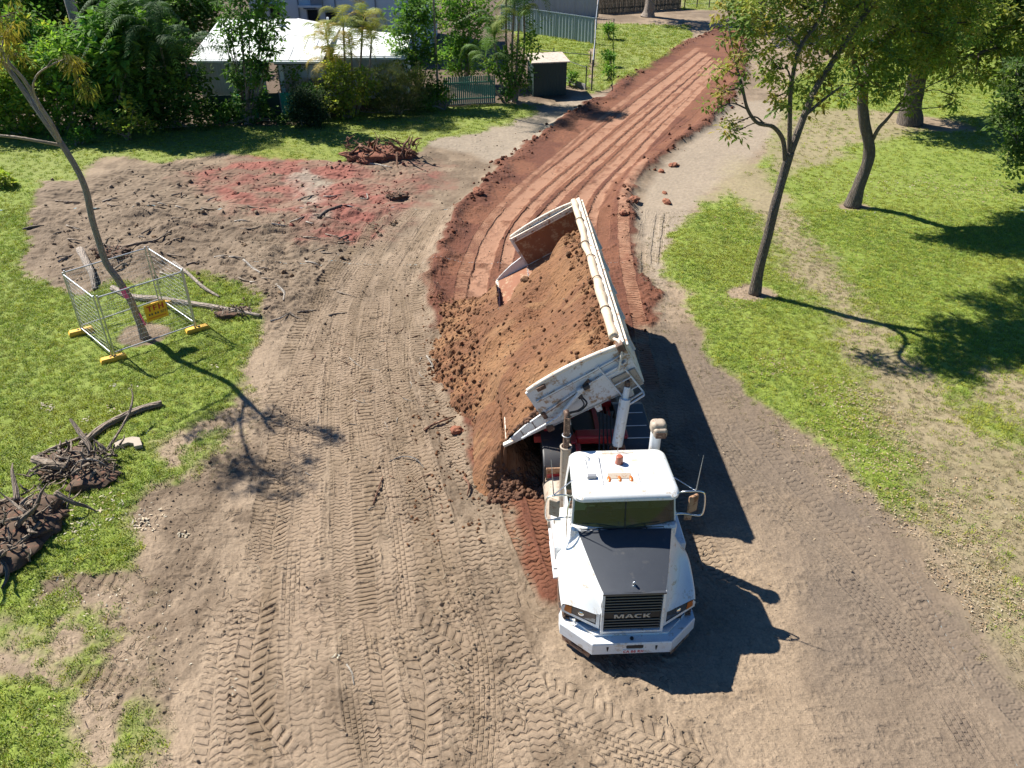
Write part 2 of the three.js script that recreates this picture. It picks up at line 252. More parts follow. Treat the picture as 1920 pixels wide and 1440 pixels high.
// the broad shape of the ground
function lowY(T, x, z) {
  let y = (fbm(x * .12, z * .12, 2) - .5) * .12;
  const r = roadD(T, x, z);
  if (r > -1.2) y += .10 * sstep(-.5, .5, r) + (.22 * n2(x * .5 + 3, z * .5) + .06) * Math.exp(-Math.pow((r - .25) / .38, 2)) * mix(.15, 1, sstep(-14, -18, z)) * (x > 3.6 && z > -30 ? .6 : 1);
  const d = T.z('dug', x, z);
  if (d > -1) { const k = sstep(-.8, .8, d); y += k * (.36 * Math.pow(fbm(x * .55 + 5, z * .75, 3), 1.5) - .14 + .3 * Math.abs(n2(x * 1.3 + 11, z * 1.8) - .5) + .08 * Math.abs(n2(x * 3.1 + 11, z * 3.8) - .5)); }
  return y;
}
const TRACKS = [];
const CW = (c, o) => { o[0] = c[0]; o[1] = c[1]; o[2] = c[2]; };
function paintTile(T, fine) {
  const r = T.res, dx = (T.x1 - T.x0) / r, dz = (T.z0 - T.z1) / r, c = [0, 0, 0];
  const to = (q, k) => { c[0] += (q[0] - c[0]) * k; c[1] += (q[1] - c[1]) * k; c[2] += (q[2] - c[2]) * k; };
  const DIRT = [.255, .189, .128], DIRT2 = [.122, .086, .055], REDD = [.105, .034, .016], REDL = [.162, .062, .029], SAND = [.27, .218, .162], DARKDIRT = [.136, .103, .075], PINK = [.215, .062, .046], PALE = [.27, .245, .19], SOILG = [.15, .205, .02], DRYG = [.255, .212, .118], MULCH = [.085, .055, .035], GREY = [.25, .205, .155];
  for (let j = 0; j < r; j++) {
    const z = T.z0 - (j + .5) * dz;
    for (let i = 0; i < r; i++) {
      const x = T.x0 + (i + .5) * dx, o = j * r + i;
      const a = fbm(x * .35, z * .35, 3), b = n2(x * 2.1 + 7, z * 2.1), f = n2(x * 9 + 3, z * 9), ff = n2(x * 31, z * 31), wob = (a - .5) * 1.5 + (b - .5) * .5 + (f - .5) * .18;
      const gr = grassAt(T, x, z), rd = roadD(T, x, z);
      let y = lowY(T, x, z), dug = sstep(-.8, .8, T.z('dug', x, z));
      CW(DIRT, c); const churn = sstep(.45, .62, fbm(x * 1.3 + 61, z * .8 + 13, 4)); to(DIRT2, clamp(sstep(.38, .7, a * .55 + b * .28 + f * .17) * .75 + churn * .5 * (x < 3 ? 1 : .35)));
      to(SAND, .8 * sstep(-.3, .4, T.z('sand', x, z) + wob * .5)); to(GREY, .85 * sstep(-.3, .3, T.z('grey', x, z) + wob * .4));
      to(DARKDIRT, .95 * sstep(-.5, .7, T.z('darkDirt', x, z) + wob) * (.6 + .4 * sstep(.3, .65, fbm(x * .8 + 3, z * .8, 3))));
      to(DIRT2, dug * .55);
      const pk = T.z('pink', x, z); if (pk > -1.5) to(PINK, sstep(-1.1, 1.1, pk + wob * 2.2) * (.22 + .6 * sstep(.36, .66, fbm(x * .9 + 31, z * 1.3, 5))));
      const pl = T.z('pale', x, z); if (pl > -1) to(PALE, .7 * sstep(-.4, .6, pl + wob * 1.6));
      to(MULCH, .95 * sstep(-.3, .5, T.z('mulch', x, z) + wob * .8));
      const red = sstep(-.12, .12, rd + wob * .15);
      if (red > 0) { to(REDD, red); const loose = sstep(.3, .9, rd); to(REDL, red * .75 * sstep(.42, .62, fbm(x * .7 + 20, z * .7 + 5, 3) + .10 * sstep(.5, 1.6, rd)) * (.35 + .65 * loose)); }
      // clods and crumbs
      const clod = sstep(.62, .95, n2(x * 6.3 + 50, z * 6.3)) * .5 + sstep(.6, .95, n2(x * 14 + 9, z * 14)) * .3, edge = red * Math.exp(-Math.pow((rd - .3) / .5, 2)) * mix(.3, 1, sstep(-13, -17, z));
      y += (f - .5) * .016 + (ff - .5) * .011 + (fine ? (n2(x * 67, z * 67) - .5) * .006 + sstep(.7, .95, n2(x * 23 + 8, z * 23)) * .012 : 0) + clod * (.012 + .03 * dug + .085 * edge + .012 * red);
      if (x < 4 && gr < .5) y += (1 - gr) * churn * .05 * Math.abs(n2(x * 5.2 + 3, z * 6.1) - .5) + (1 - gr) * churn * .02 * (n2(x * 11, z * 11) - .5);
      if (dug > .05) y += dug * .2 * Math.max(0, Math.abs(n2(x * 4.2 + z * 1.5, z * 6.5) - .5) - .12);
      // living and dry grass tint the earth between the blades
      if (gr > .01) { to(SOILG, gr * .9); y += gr * .035 * (1 + (f - .5)); }
      const dg = Math.max(sstep(-1, .6, T.z('dry', x, z) + wob * .7), sstep(-.6, .6, T.z('dry2', x, z) + wob * .8), sstep(-.6, .6, T.z('dry3', x, z) + wob * .8)) * (1 - gr); if (dg > 0) to(DRYG, dg * .75 * (.6 + .4 * f));
      const g = 1 + (ff - .5) * .3 + (f - .5) * .2 + (b - .5) * .14 + (fine ? (n2(x * 67 + 5, z * 67) - .5) * .3 : 0);
      T.H[o] = y; T.C[o * 4] = toS(c[0] * g); T.C[o * 4 + 1] = toS(c[1] * g); T.C[o * 4 + 2] = toS(c[2] * g); T.C[o * 4 + 3] = 255;
    }
  }
}
// loosen what the wheels pressed: crumbs fallen back into the prints, corners broken off
function crumble(T) {
  const r = T.res, dx = (T.x1 - T.x0) / r, dz = (T.z0 - T.z1) / r;
  for (let j = 0; j < r; j++) for (let i = 0; i < r; i++) {
    const x = T.x0 + (i + .5) * dx, z = T.z0 - (j + .5) * dz, m = sstep(.4, .65, fbm(x * 1.7 + 5, z * 1.7 + 40, 3)); if (m < .02 || x > 9) continue;
    const c = sstep(.55, .9, n2(x * 9 + 4, z * 9)) * .022 + sstep(.55, .9, n2(x * 19, z * 19 + 6)) * .012; T.H[j * r + i] += c * m + m * (n2(x * 26, z * 26) - .5) * .014;
  }
}
// press a wheel or crawler track into the tile: path in metres, pattern and depth; mixes in the colour of the earth it carried
function press(T, pts, o) {
  const { w = .4, kind = 'chevron', period = .14, depth = .03, sink = .02, str = 1, colour = null, tint = 0, fadeA = .6, fadeB = .6, gaps = 0 } = o;
  const cv = new THREE.CatmullRomCurve3(pts.map(([x, z]) => V(x, 0, z)), false, 'centripetal'), L = cv.getLength(), r = T.res, dx = (T.x1 - T.x0) / r, dz = (T.z0 - T.z1) / r, st = Math.min(dx, dz) * .8, n = Math.ceil(L / st), key = rnd() * 90;
  const P = cv.getSpacedPoints(n);
  for (let k = 0; k < n; k++) {
    const p = P[k], q = P[k + 1], s = k * st; let tx = q.x - p.x, tz = q.z - p.z; const l = Math.hypot(tx, tz) || 1; tx /= l; tz /= l;
    let e = str * sstep(0, fadeA, s) * sstep(0, fadeB, L - s); if (gaps) e *= sstep(gaps - .18, gaps + .05, n2(s * .7 + key, key));
    if (e < .02) continue;
    for (let t = -w / 2 - .06; t <= w / 2 + .06; t += st) {
      const x = p.x - tz * t, z = p.z + tx * t, i = ((x - T.x0) / dx) | 0, j = ((T.z0 - z) / dz) | 0; if (i < 0 || j < 0 || i >= r || j >= r) continue;
      const ws = (n2(x * 2.2 + key, z * 2.2) - .5) * .12 + (n2(x * 7, z * 7 + key) - .5) * .05, a = Math.abs(t + ws * .4) / (w / 2), inn = 1 - sstep(.9, 1.06, a), ridge = Math.exp(-Math.pow((a - 1.1) / .1, 2)); let h;
      const brk = clamp(1.7 * (n2(x * 2.6 + key, z * 2.6) * .65 + n2(x * 8, z * 8 + key) * .35) - .12);
      if (kind === 'chevron') { const zig = Math.abs(((t / .17 + 40) % 1) - .5) * .75; const ph = ((s + ws + zig * .13) / period) % 1; h = 1 - sstep(0, .1, ph) + sstep(.24, .38, ph); }
      else if (kind === 'lug') { const ph = ((s + ws + Math.abs(t) * .45 + (t > 0 ? period * .5 : 0)) / period) % 1; h = a < .1 ? .4 : 1 - sstep(0, .1, ph) + sstep(.28, .42, ph); }
      else if (kind === 'ladder') { const ph = ((s + ws) / period) % 1; h = 1 - sstep(0, .12, ph) + sstep(.3, .48, ph); }
      else if (kind === 'block') { const row = Math.floor(t / .09), ph = ((s + ws + (row & 1) * period * .5) / period) % 1, tp = ((t / .09) % 1 + 1) % 1; h = (sstep(.08, .2, ph) - sstep(.82, .95, ph)) * (sstep(.08, .2, tp) - sstep(.85, .97, tp)); }
      else h = .5;
      const id = j * r + i, base = lowY(T, x, z), m = e * inn * brk;
      T.H[id] = mix(T.H[id], base - sink + h * depth + (n2(x * 14, z * 14) - .5) * .008, clamp(m)) + ridge * e * .012 * n2(x * 5, z * 5);
      if (colour && tint) { const cm = clamp(m * tint * (.6 + .8 * n2(x * 4 + 3, z * 4))); for (let c = 0; c < 3; c++) T.C[id * 4 + c] = Math.round(mix(T.C[id * 4 + c], colour[c], cm)); }
    }
  }
}

paintTile(NEAR, false); paintTile(CORE, true); paintTile(FAR, false);
const both2 = (l, o) => { const s = seed; press(CORE, l, o); seed = s; press(NEAR, l, o); };
console.log('tiles painted');
const pp = (l) => l.map(([x, y]) => G(x, y));
const s8 = (c) => c.map(toS);
const PINKD = s8([.285, .148, .088]), REDW = s8([.12, .042, .02]), TAN = s8([.262, .191, .131]), BRN = s8([.14, .098, .058]), REDT = s8([.17, .069, .033]);
srand(4242);
// grader and roller tyres over the pale dirt, in a fan between two outlines
const fanA = [[700, 420], [600, 520], [545, 640], [500, 780], [470, 930], [430, 1100], [400, 1280], [380, 1500]], fanB = [[930, 300], [850, 400], [800, 500], [805, 640], [850, 800], [910, 950], [970, 1150], [1080, 1500]];
for (let k = 0; k < 150; k++) {
  const t = clamp(rr(0, 1)), wv = rr(-18, 18), kind = ['chevron', 'lug', 'lug', 'block', 'chevron', 'ladder'][k % 6], sp = k < 30 ? 4 : 2;
  const line = fanA.map((a, i) => [mix(a[0], fanB[i][0], t) + wv * Math.sin(i * 1.3 + k), mix(a[1], fanB[i][1], t)]);
  const from = Math.floor(rr(0, 7 - sp + .99)), to = Math.min(fanA.length, from + 1 + sp + Math.floor(rr(0, 2)));
  both2(pp(line.slice(from, to)), { w: rr(.3, .55), kind, period: rr(.1, .165), depth: rr(.025, .05), sink: rr(.01, .04), str: rr(.5, .95), colour: k % 4 === 1 ? BRN : TAN, tint: .3, gaps: rr(.25, .5), fadeA: 1, fadeB: 1 });
}
// wheel marks that swing in front of the truck and out to the lower edge
for (const [l, o] of [
  [[[700, 1180], [850, 1260], [1000, 1340], [1150, 1400], [1350, 1460]], { kind: 'block', period: .16, w: .5, depth: .035, gaps: .2 }],
  [[[760, 1150], [900, 1230], [1050, 1300], [1200, 1370], [1400, 1440]], { kind: 'lug', period: .18, w: .5, depth: .035, gaps: .25 }],
  [[[820, 1120], [930, 1190], [1000, 1300], [1030, 1460]], { kind: 'chevron', period: .15, w: .45, depth: .03, gaps: .2 }],
  [[[860, 1100], [900, 1200], [910, 1320], [900, 1480]], { kind: 'block', period: .15, w: .5, depth: .035, gaps: .15 }],
  [[[780, 1200], [800, 1320], [790, 1480]], { kind: 'lug', period: .2, w: .5, depth: .04 }],
  [[[500, 1100], [470, 1250], [480, 1340], [560, 1440]], { kind: 'lug', period: .2, w: .5, depth: .05, gaps: .2 }],
  [[[1290, 700], [1340, 800], [1450, 940], [1580, 1060], [1720, 1200], [1900, 1420]], { kind: 'block', period: .14, w: .42, depth: .02, str: .75, gaps: .3, colour: s8([.14, .11, .08]), tint: .3 }],
  [[[1330, 720], [1420, 820], [1540, 960], [1680, 1090], [1830, 1250], [1960, 1400]], { kind: 'chevron', period: .15, w: .42, depth: .022, str: .8, gaps: .35, colour: s8([.135, .102, .074]), tint: .35 }],
  [[[1560, 1060], [1660, 1170], [1760, 1300], [1850, 1450]], { kind: 'block', period: .16, w: .4, depth: .03, str: .85, gaps: .2, colour: s8([.125, .093, .068]), tint: .4 }],
  [[[1240, 660], [1250, 800], [1290, 960], [1340, 1060], [1400, 1130]], { kind: 'chevron', period: .13, w: .46, depth: .035, sink: .02, str: .95 }],
  [[[1230, 640], [1275, 800], [1330, 960], [1400, 1080]], { kind: 'chevron', period: .13, w: .4, depth: .02, str: .6, gaps: .3 }],
  // tracks of the crawler over the torn lawn at the lower left
  [[[30, 1275], [120, 1268], [210, 1275], [300, 1290]], { kind: 'ladder', period: .2, w: .45, depth: .05, sink: .035, str: .85, colour: BRN, tint: .6, fadeA: 1.6, fadeB: 1.6 }],
  [[[330, 810], [400, 800], [450, 780], [520, 760]], { kind: 'ladder', period: .2, w: .5, depth: .04, sink: .03, str: .7, colour: BRN, tint: .5, fadeA: 1.4, fadeB: 1.4 }],
  [[[90, 1090], [180, 1095], [280, 1085]], { kind: 'ladder', period: .22, w: .45, depth: .045, sink: .03, str: .7, colour: BRN, tint: .5, fadeA: 1.2, fadeB: 1.2 }],
]) both2(pp(l), o);
// the red haul road: worn strips, ruts, and the ribs of the crawler
const roadRuns = [
  [[[1310, 92], [1180, 186], [1060, 285], [965, 368], [905, 440], [872, 515], [858, 600]], { kind: 'ladder', period: .1, w: .42, depth: .035, sink: .03, colour: PINKD, tint: .55 }],
  [[[1320, 100], [1205, 190], [1090, 285], [990, 368], [930, 440], [905, 505], [890, 575]], { kind: 'flat', w: .62, depth: .02, sink: .07, colour: PINKD, tint: 1.1 }],
  [[[1330, 108], [1225, 196], [1115, 290], [1025, 368], [965, 440], [945, 520]], { kind: 'flat', w: .42, depth: .02, sink: .07, colour: PINKD, tint: 1 }],
  [[[1338, 112], [1240, 200], [1140, 290], [1055, 368], [990, 440]], { kind: 'flat', w: .3, depth: .02, sink: .09, colour: PINKD, tint: .9 }],
  [[[1346, 120], [1255, 208], [1160, 300], [1095, 370], [1060, 440]], { kind: 'flat', w: .55, depth: .02, sink: .08, colour: PINKD, tint: 1.1 }],
  [[[1352, 126], [1268, 215], [1180, 310], [1128, 370], [1105, 430]], { kind: 'flat', w: .36, depth: .02, sink: .08, colour: PINKD, tint: 1 }],
  [[[1370, 150], [1300, 230], [1215, 300], [1160, 345], [1135, 400], [1130, 460]], { kind: 'ladder', period: .1, w: .45, depth: .03, sink: .03, colour: REDT, tint: .5 }],
  [[[1210, 300], [1175, 360], [1168, 430], [1178, 520], [1200, 620], [1225, 740]], { kind: 'ladder', period: .115, w: .42, depth: .04, sink: .02, colour: PINKD, tint: .7 }],
  [[[1235, 400], [1228, 450], [1225, 500]], { kind: 'flat', w: .16, sink: .05 }], [[[1215, 400], [1208, 450], [1206, 520]], { kind: 'flat', w: .14, sink: .05 }], [[[1250, 395], [1242, 450], [1238, 500]], { kind: 'flat', w: .12, sink: .06 }],
  // beside the cab, running out of the spilled earth
  [[[925, 850], [945, 910], [972, 1000], [1005, 1080], [1045, 1160]], { kind: 'chevron', period: .125, w: .42, depth: .05, sink: .045, colour: REDT, tint: .55, fadeB: 2 }],
  [[[975, 870], [1000, 940], [1022, 1020], [1050, 1090], [1085, 1160]], { kind: 'chevron', period: .125, w: .34, depth: .05, sink: .045, colour: REDT, tint: .55, fadeB: 2 }],
  [[[1010, 880], [1040, 980], [1060, 1060]], { kind: 'flat', w: .2, depth: .02, sink: .04, colour: REDW, tint: .6 }],
];
for (const [l, o] of roadRuns) { both2(pp(l), o); press(FAR, pp(l), { ...o, depth: .02 }); }
// fine scratches left along the worn strips
for (let k = 0; k < 4; k++) { const q = (k + .5) / 4, a = [mix(1300, 1385, q), mix(85, 150, q)], b = [mix(1060, 1230, q), mix(262, 300, q)], c = [mix(900, 1150, q), mix(410, 400, q)], d = [mix(850, 1150, q), mix(540, 470, q)]; const f0 = rr(0, .5), l = [a, [mix(a[0], b[0], .5), mix(a[1], b[1], .5)], b, c, d].slice(f0 > .3 ? 1 : 0, f0 > .4 ? 4 : 5), o = { kind: 'flat', w: rr(.06, .14), sink: rr(.05, .08), str: .9, gaps: .3, colour: k % 3 ? REDT : REDW, tint: .6 }; both2(pp(l), o); press(FAR, pp(l), o); }
// long faint scrapes at the edge of the back lawn
for (const l of [[[1400, 330], [1430, 260], [1450, 200]], [[1180, 470], [1200, 400], [1235, 330], [1330, 250]], [[1200, 480], [1222, 400], [1262, 330], [1360, 240]]]) { both2(pp(l), { kind: 'ladder', period: .13, w: .3, depth: .015, sink: .01, str: .7 }); press(FAR, pp(l), { kind: 'flat', w: .3, sink: .015, str: .7 }); }
crumble(NEAR); crumble(CORE);
console.log('tracks pressed');

function blur(A, r) { const B = new Float32Array(A.length); for (let j = 0; j < r; j++) { const j0 = Math.max(0, j - 1) * r, j1 = j * r, j2 = Math.min(r - 1, j + 1) * r; for (let i = 0; i < r; i++) { const a = Math.max(0, i - 1), b = Math.min(r - 1, i + 1); B[j1 + i] = (A[j0 + a] + A[j0 + i] + A[j0 + b] + A[j1 + a] + 2 * A[j1 + i] + A[j1 + b] + A[j2 + a] + A[j2 + i] + A[j2 + b]) / 10; } } return B; }
function finish(T) {
  T.S = blur(T.H, T.res);
  const b = new Uint8Array(T.res * T.res * 4);
  for (let i = 0; i < T.H.length; i++) { const v = clamp(128 + (T.H[i] - T.S[i]) / .03 * 127, 0, 255); b[i * 4] = b[i * 4 + 1] = b[i * 4 + 2] = v; b[i * 4 + 3] = 255; }
  const tex = (d, srgb) => { const t = new THREE.DataTexture(d, T.res, T.res); t.wrapS = t.wrapT = THREE.ClampToEdgeWrapping; t.magFilter = t.minFilter = THREE.LinearFilter; if (srgb) t.colorSpace = THREE.SRGBColorSpace; t.needsUpdate = true; return t; };
  T.mat = new THREE.MeshStandardMaterial({ map: tex(T.C, true), bumpMap: tex(b, false), bumpScale: .085, roughness: .95 });
}
finish(NEAR); finish(CORE); finish(FAR);
const groundY = (x, z) => { const T = z < -31 ? FAR : z > -26 && x > -9 && x < 8 ? CORE : NEAR; return T.sample(T.S, x, z); };
const grassHere = (x, z) => grassAt(z > -31 ? NEAR : FAR, x, z);
function sheet(T, xs, zs) {
  const nx = xs.length, nz = zs.length, pos = new Float32Array(nx * nz * 3), uv = new Float32Array(nx * nz * 2), idx = new Uint32Array((nx - 1) * (nz - 1) * 6);
  for (let j = 0, o = 0; j < nz; j++) for (let i = 0; i < nx; i++, o++) { pos[o * 3] = xs[i]; pos[o * 3 + 1] = T.sample(T.S, xs[i], zs[j]); pos[o * 3 + 2] = zs[j]; uv[o * 2] = (xs[i] - T.x0) / (T.x1 - T.x0); uv[o * 2 + 1] = (T.z0 - zs[j]) / (T.z0 - T.z1); }
  for (let j = 0, q = 0; j < nz - 1; j++) for (let i = 0; i < nx - 1; i++) { const a = j * nx + i, b = a + 1, c = a + nx, d = c + 1; idx[q++] = a; idx[q++] = b; idx[q++] = c; idx[q++] = b; idx[q++] = d; idx[q++] = c; }
  const g = new THREE.BufferGeometry(); g.setAttribute('position', new THREE.BufferAttribute(pos, 3)); g.setAttribute('uv', new THREE.BufferAttribute(uv, 2)); g.setIndex(new THREE.BufferAttribute(idx, 1)); g.computeVertexNormals(); return g;
}
const steps = (l) => { const o = []; for (const [a, b, s] of l) { const n = Math.round(Math.abs(b - a) / s); for (let i = o.length ? 1 : 0; i <= n; i++) o.push(a + (b - a) * i / n); } return o; };
{
  const zs = steps([[-5, -22, .06], [-22, -31, .06]]), g = new THREE.Mesh(mergeGeometries([sheet(NEAR, steps([[-20, -9, .06]]), zs), sheet(NEAR, steps([[8, 20, .06]]), zs), sheet(NEAR, steps([[-9, 8, .045]]), steps([[-26, -31, .05]]))]), NEAR.mat); g.name = 'worksite_ground'; g.userData.kind = 'structure'; scene.add(g);
  const c = new THREE.Mesh(sheet(CORE, steps([[-9, 8, .0235]]), steps([[-5, -20, .0235], [-20, -26, .03]])), CORE.mat); c.name = 'churned_ground'; c.userData.kind = 'structure'; scene.add(c);
  const f = new THREE.Mesh(sheet(FAR, steps([[-62, -20, .5], [-20, 20, .12], [20, 74, .4]]), steps([[-30.95, -60, .09], [-60, -115, .4]])), FAR.mat); f.name = 'park_ground'; f.userData.kind = 'structure'; scene.add(f);
  const t = skinTex(512, 24, [.13, .175, .025], [.19, .21, .035], [.23, .19, .11], .22, 2);
  const strip = (x0, x1, z0, z1) => new THREE.PlaneGeometry(x1 - x0, z1 - z0, 8, 8).rotateX(-Math.PI / 2).translate((x0 + x1) / 2, -.01, (z0 + z1) / 2);
  struct('surrounding_ground', [strip(-700, -20, -31, 600), strip(20, 700, -31, 600), strip(-20, 20, -5, 600), strip(-700, -62, -115, -31), strip(74, 700, -115, -31), strip(-700, 700, -800, -115)], new THREE.MeshStandardMaterial({ map: t, roughness: 1 }), true);
}
console.log('ground built');

// ------------------------------------------------------------------ materials of the vehicle
const phys = (o) => new THREE.MeshPhysicalMaterial(o), std = (o) => new THREE.MeshStandardMaterial(o);
const M = {};
M.white = phys({ map: skinTex(512, 1.6, [.74, .75, .75], [.69, .70, .69], [.5, .42, .33], .27), roughness: .38, clearcoat: .5, clearcoatRoughness: .2 });
M.bodyWhite = phys({ map: skinTex(512, 2.4, [.66, .67, .67], [.56, .555, .54], [.34, .22, .13], .3), roughness: .5, clearcoat: .15 });
M.rimPaint = std({ map: skinTex(256, 1.1, [.72, .68, .60], [.62, .52, .40], [.34, .16, .08], .3), roughness: .65 });
M.tarp = std({ map: skinTex(256, 1.2, [.62, .53, .40], [.52, .38, .25], [.40, .22, .12], .28), roughness: .85 });
M.rustIn = std({ map: skinTex(256, 1.3, [.26, .10, .045], [.18, .07, .035], [.33, .22, .13], .3), roughness: .8 });
M.hood = std({ map: skinTex(256, 1.5, [.038, .043, .054], [.05, .056, .068], [.075, .076, .08], .2), roughness: .42 });
M.black = std({ color: lin(.018, .018, .02), roughness: .55 });
M.guard = std({ map: skinTex(256, 1.4, [.03, .031, .036], [.045, .044, .048], [.12, .075, .05], .25), roughness: .5 });
M.rubber = std({ map: skinTex(256, .8, [.025, .024, .024], [.04, .036, .033], [.2, .11, .065], .4), roughness: .9 });
M.mudded = std({ map: skinTex(256, .7, [.40, .26, .16], [.33, .19, .11], [.2, .085, .04], .35), roughness: .9 });
M.red = phys({ map: skinTex(256, 1.2, [.36, .016, .022], [.30, .02, .025], [.26, .12, .08], .22), roughness: .45, clearcoat: .3 });
M.chrome = std({ color: lin(.75, .75, .74), metalness: 1, roughness: .22 });
M.steel = std({ map: skinTex(256, .8, [.42, .42, .42], [.34, .34, .35], [.26, .18, .13], .2), metalness: .6, roughness: .45 });
M.plate = std({ map: skinTex(256, .6, [.36, .38, .42], [.28, .30, .34], [.22, .16, .12], .3), metalness: .4, roughness: .5 });
M.rust = std({ map: skinTex(256, .5, [.14, .075, .05], [.08, .048, .036], [.33, .22, .15], .3), roughness: .75, metalness: .2 });
M.beige = std({ map: skinTex(256, .7, [.40, .34, .27], [.34, .27, .2], [.24, .15, .1], .3), roughness: .6 });
M.amber = phys({ color: lin(.55, .15, .015), roughness: .3, transmission: .15, clearcoat: .6 });
M.beacon = phys({ color: lin(.36, .1, .05), roughness: .35, clearcoat: .5 });
M.glass = phys({ color: lin(.22, .28, .24), roughness: .03, transmission: .9, ior: 1.5, specularIntensity: 1 });
M.lens = phys({ color: lin(.09, .1, .115), roughness: .08, transmission: .3, clearcoat: 1 });
M.seat = std({ color: lin(.035, .033, .032), roughness: .8 });
M.bars = std({ color: lin(.11, .11, .105), roughness: .4, metalness: .5 });
M.letter = std({ color: lin(.42, .42, .38), roughness: .4, metalness: .3 });
M.plateWhite = std({ color: lin(.75, .74, .72), roughness: .5 });
M.plateRed = std({ color: lin(.5, .02, .03), roughness: .5 });
const FONT = await new FontLoader().loadAsync('fonts/droid/droid_sans_bold.typeface.json');
function text(str, size, depth, cx, cy, z) { const g = new TextGeometry(str, { font: FONT, size, depth, curveSegments: 3, bevelEnabled: false }); g.computeBoundingBox(); const b = g.boundingBox; return g.translate(cx - (b.min.x + b.max.x) / 2, cy - (b.min.y + b.max.y) / 2, z); }
const mirror = (g) => { const h = g.clone(); h.scale(-1, 1, 1); return flip(h); };
const parts = (parent, name, geoms, mat, metres = true) => [].concat(geoms).map((g) => part(parent, name, g, mat, metres));
const both = (g) => [g, mirror(g.clone())];

function wheel(parent, x, y, z, r, w, name, face) {   // axle along x; face = +1 shows its hub on +x
  const prof = [[.52, -.5], [.60, -.5], [.78, -.52], [.93, -.5], [.985, -.44], [1, -.36], [1, .36], [.985, .44], [.93, .5], [.78, .52], [.6, .5], [.52, .5], [.52, -.5]].map(([a, b]) => new THREE.Vector2(a * r, b * w));
  const t = new THREE.LatheGeometry(prof, 36).rotateZ(-Math.PI / 2), lugs = [];
  for (let k = 0; k < 40; k++) { const a = k / 40 * Math.PI * 2; for (const s of [-1, 1]) lugs.push(box(w * .42, .022, r * .085, s * w * .25, r + .004, 0, 0, s * .35, 0).rotateX(a + (s > 0 ? .08 : 0))); }
  const m = part(parent, name, [t, ...lugs].map((g) => g.translate(x, y, z)), M.rubber);
  const hub = new THREE.LatheGeometry([[.02, .12], [.16, .12], [.2, .02], [.42, -.06], [.5, .3], [.54, .34], [.54, -.3], [.02, -.3]].map(([a, b]) => new THREE.Vector2(a * r, b * w)), 24).rotateZ(-Math.PI / 2 * face);
  part(m, 'rim', hub.translate(x, y, z), M.steel); return m;
}
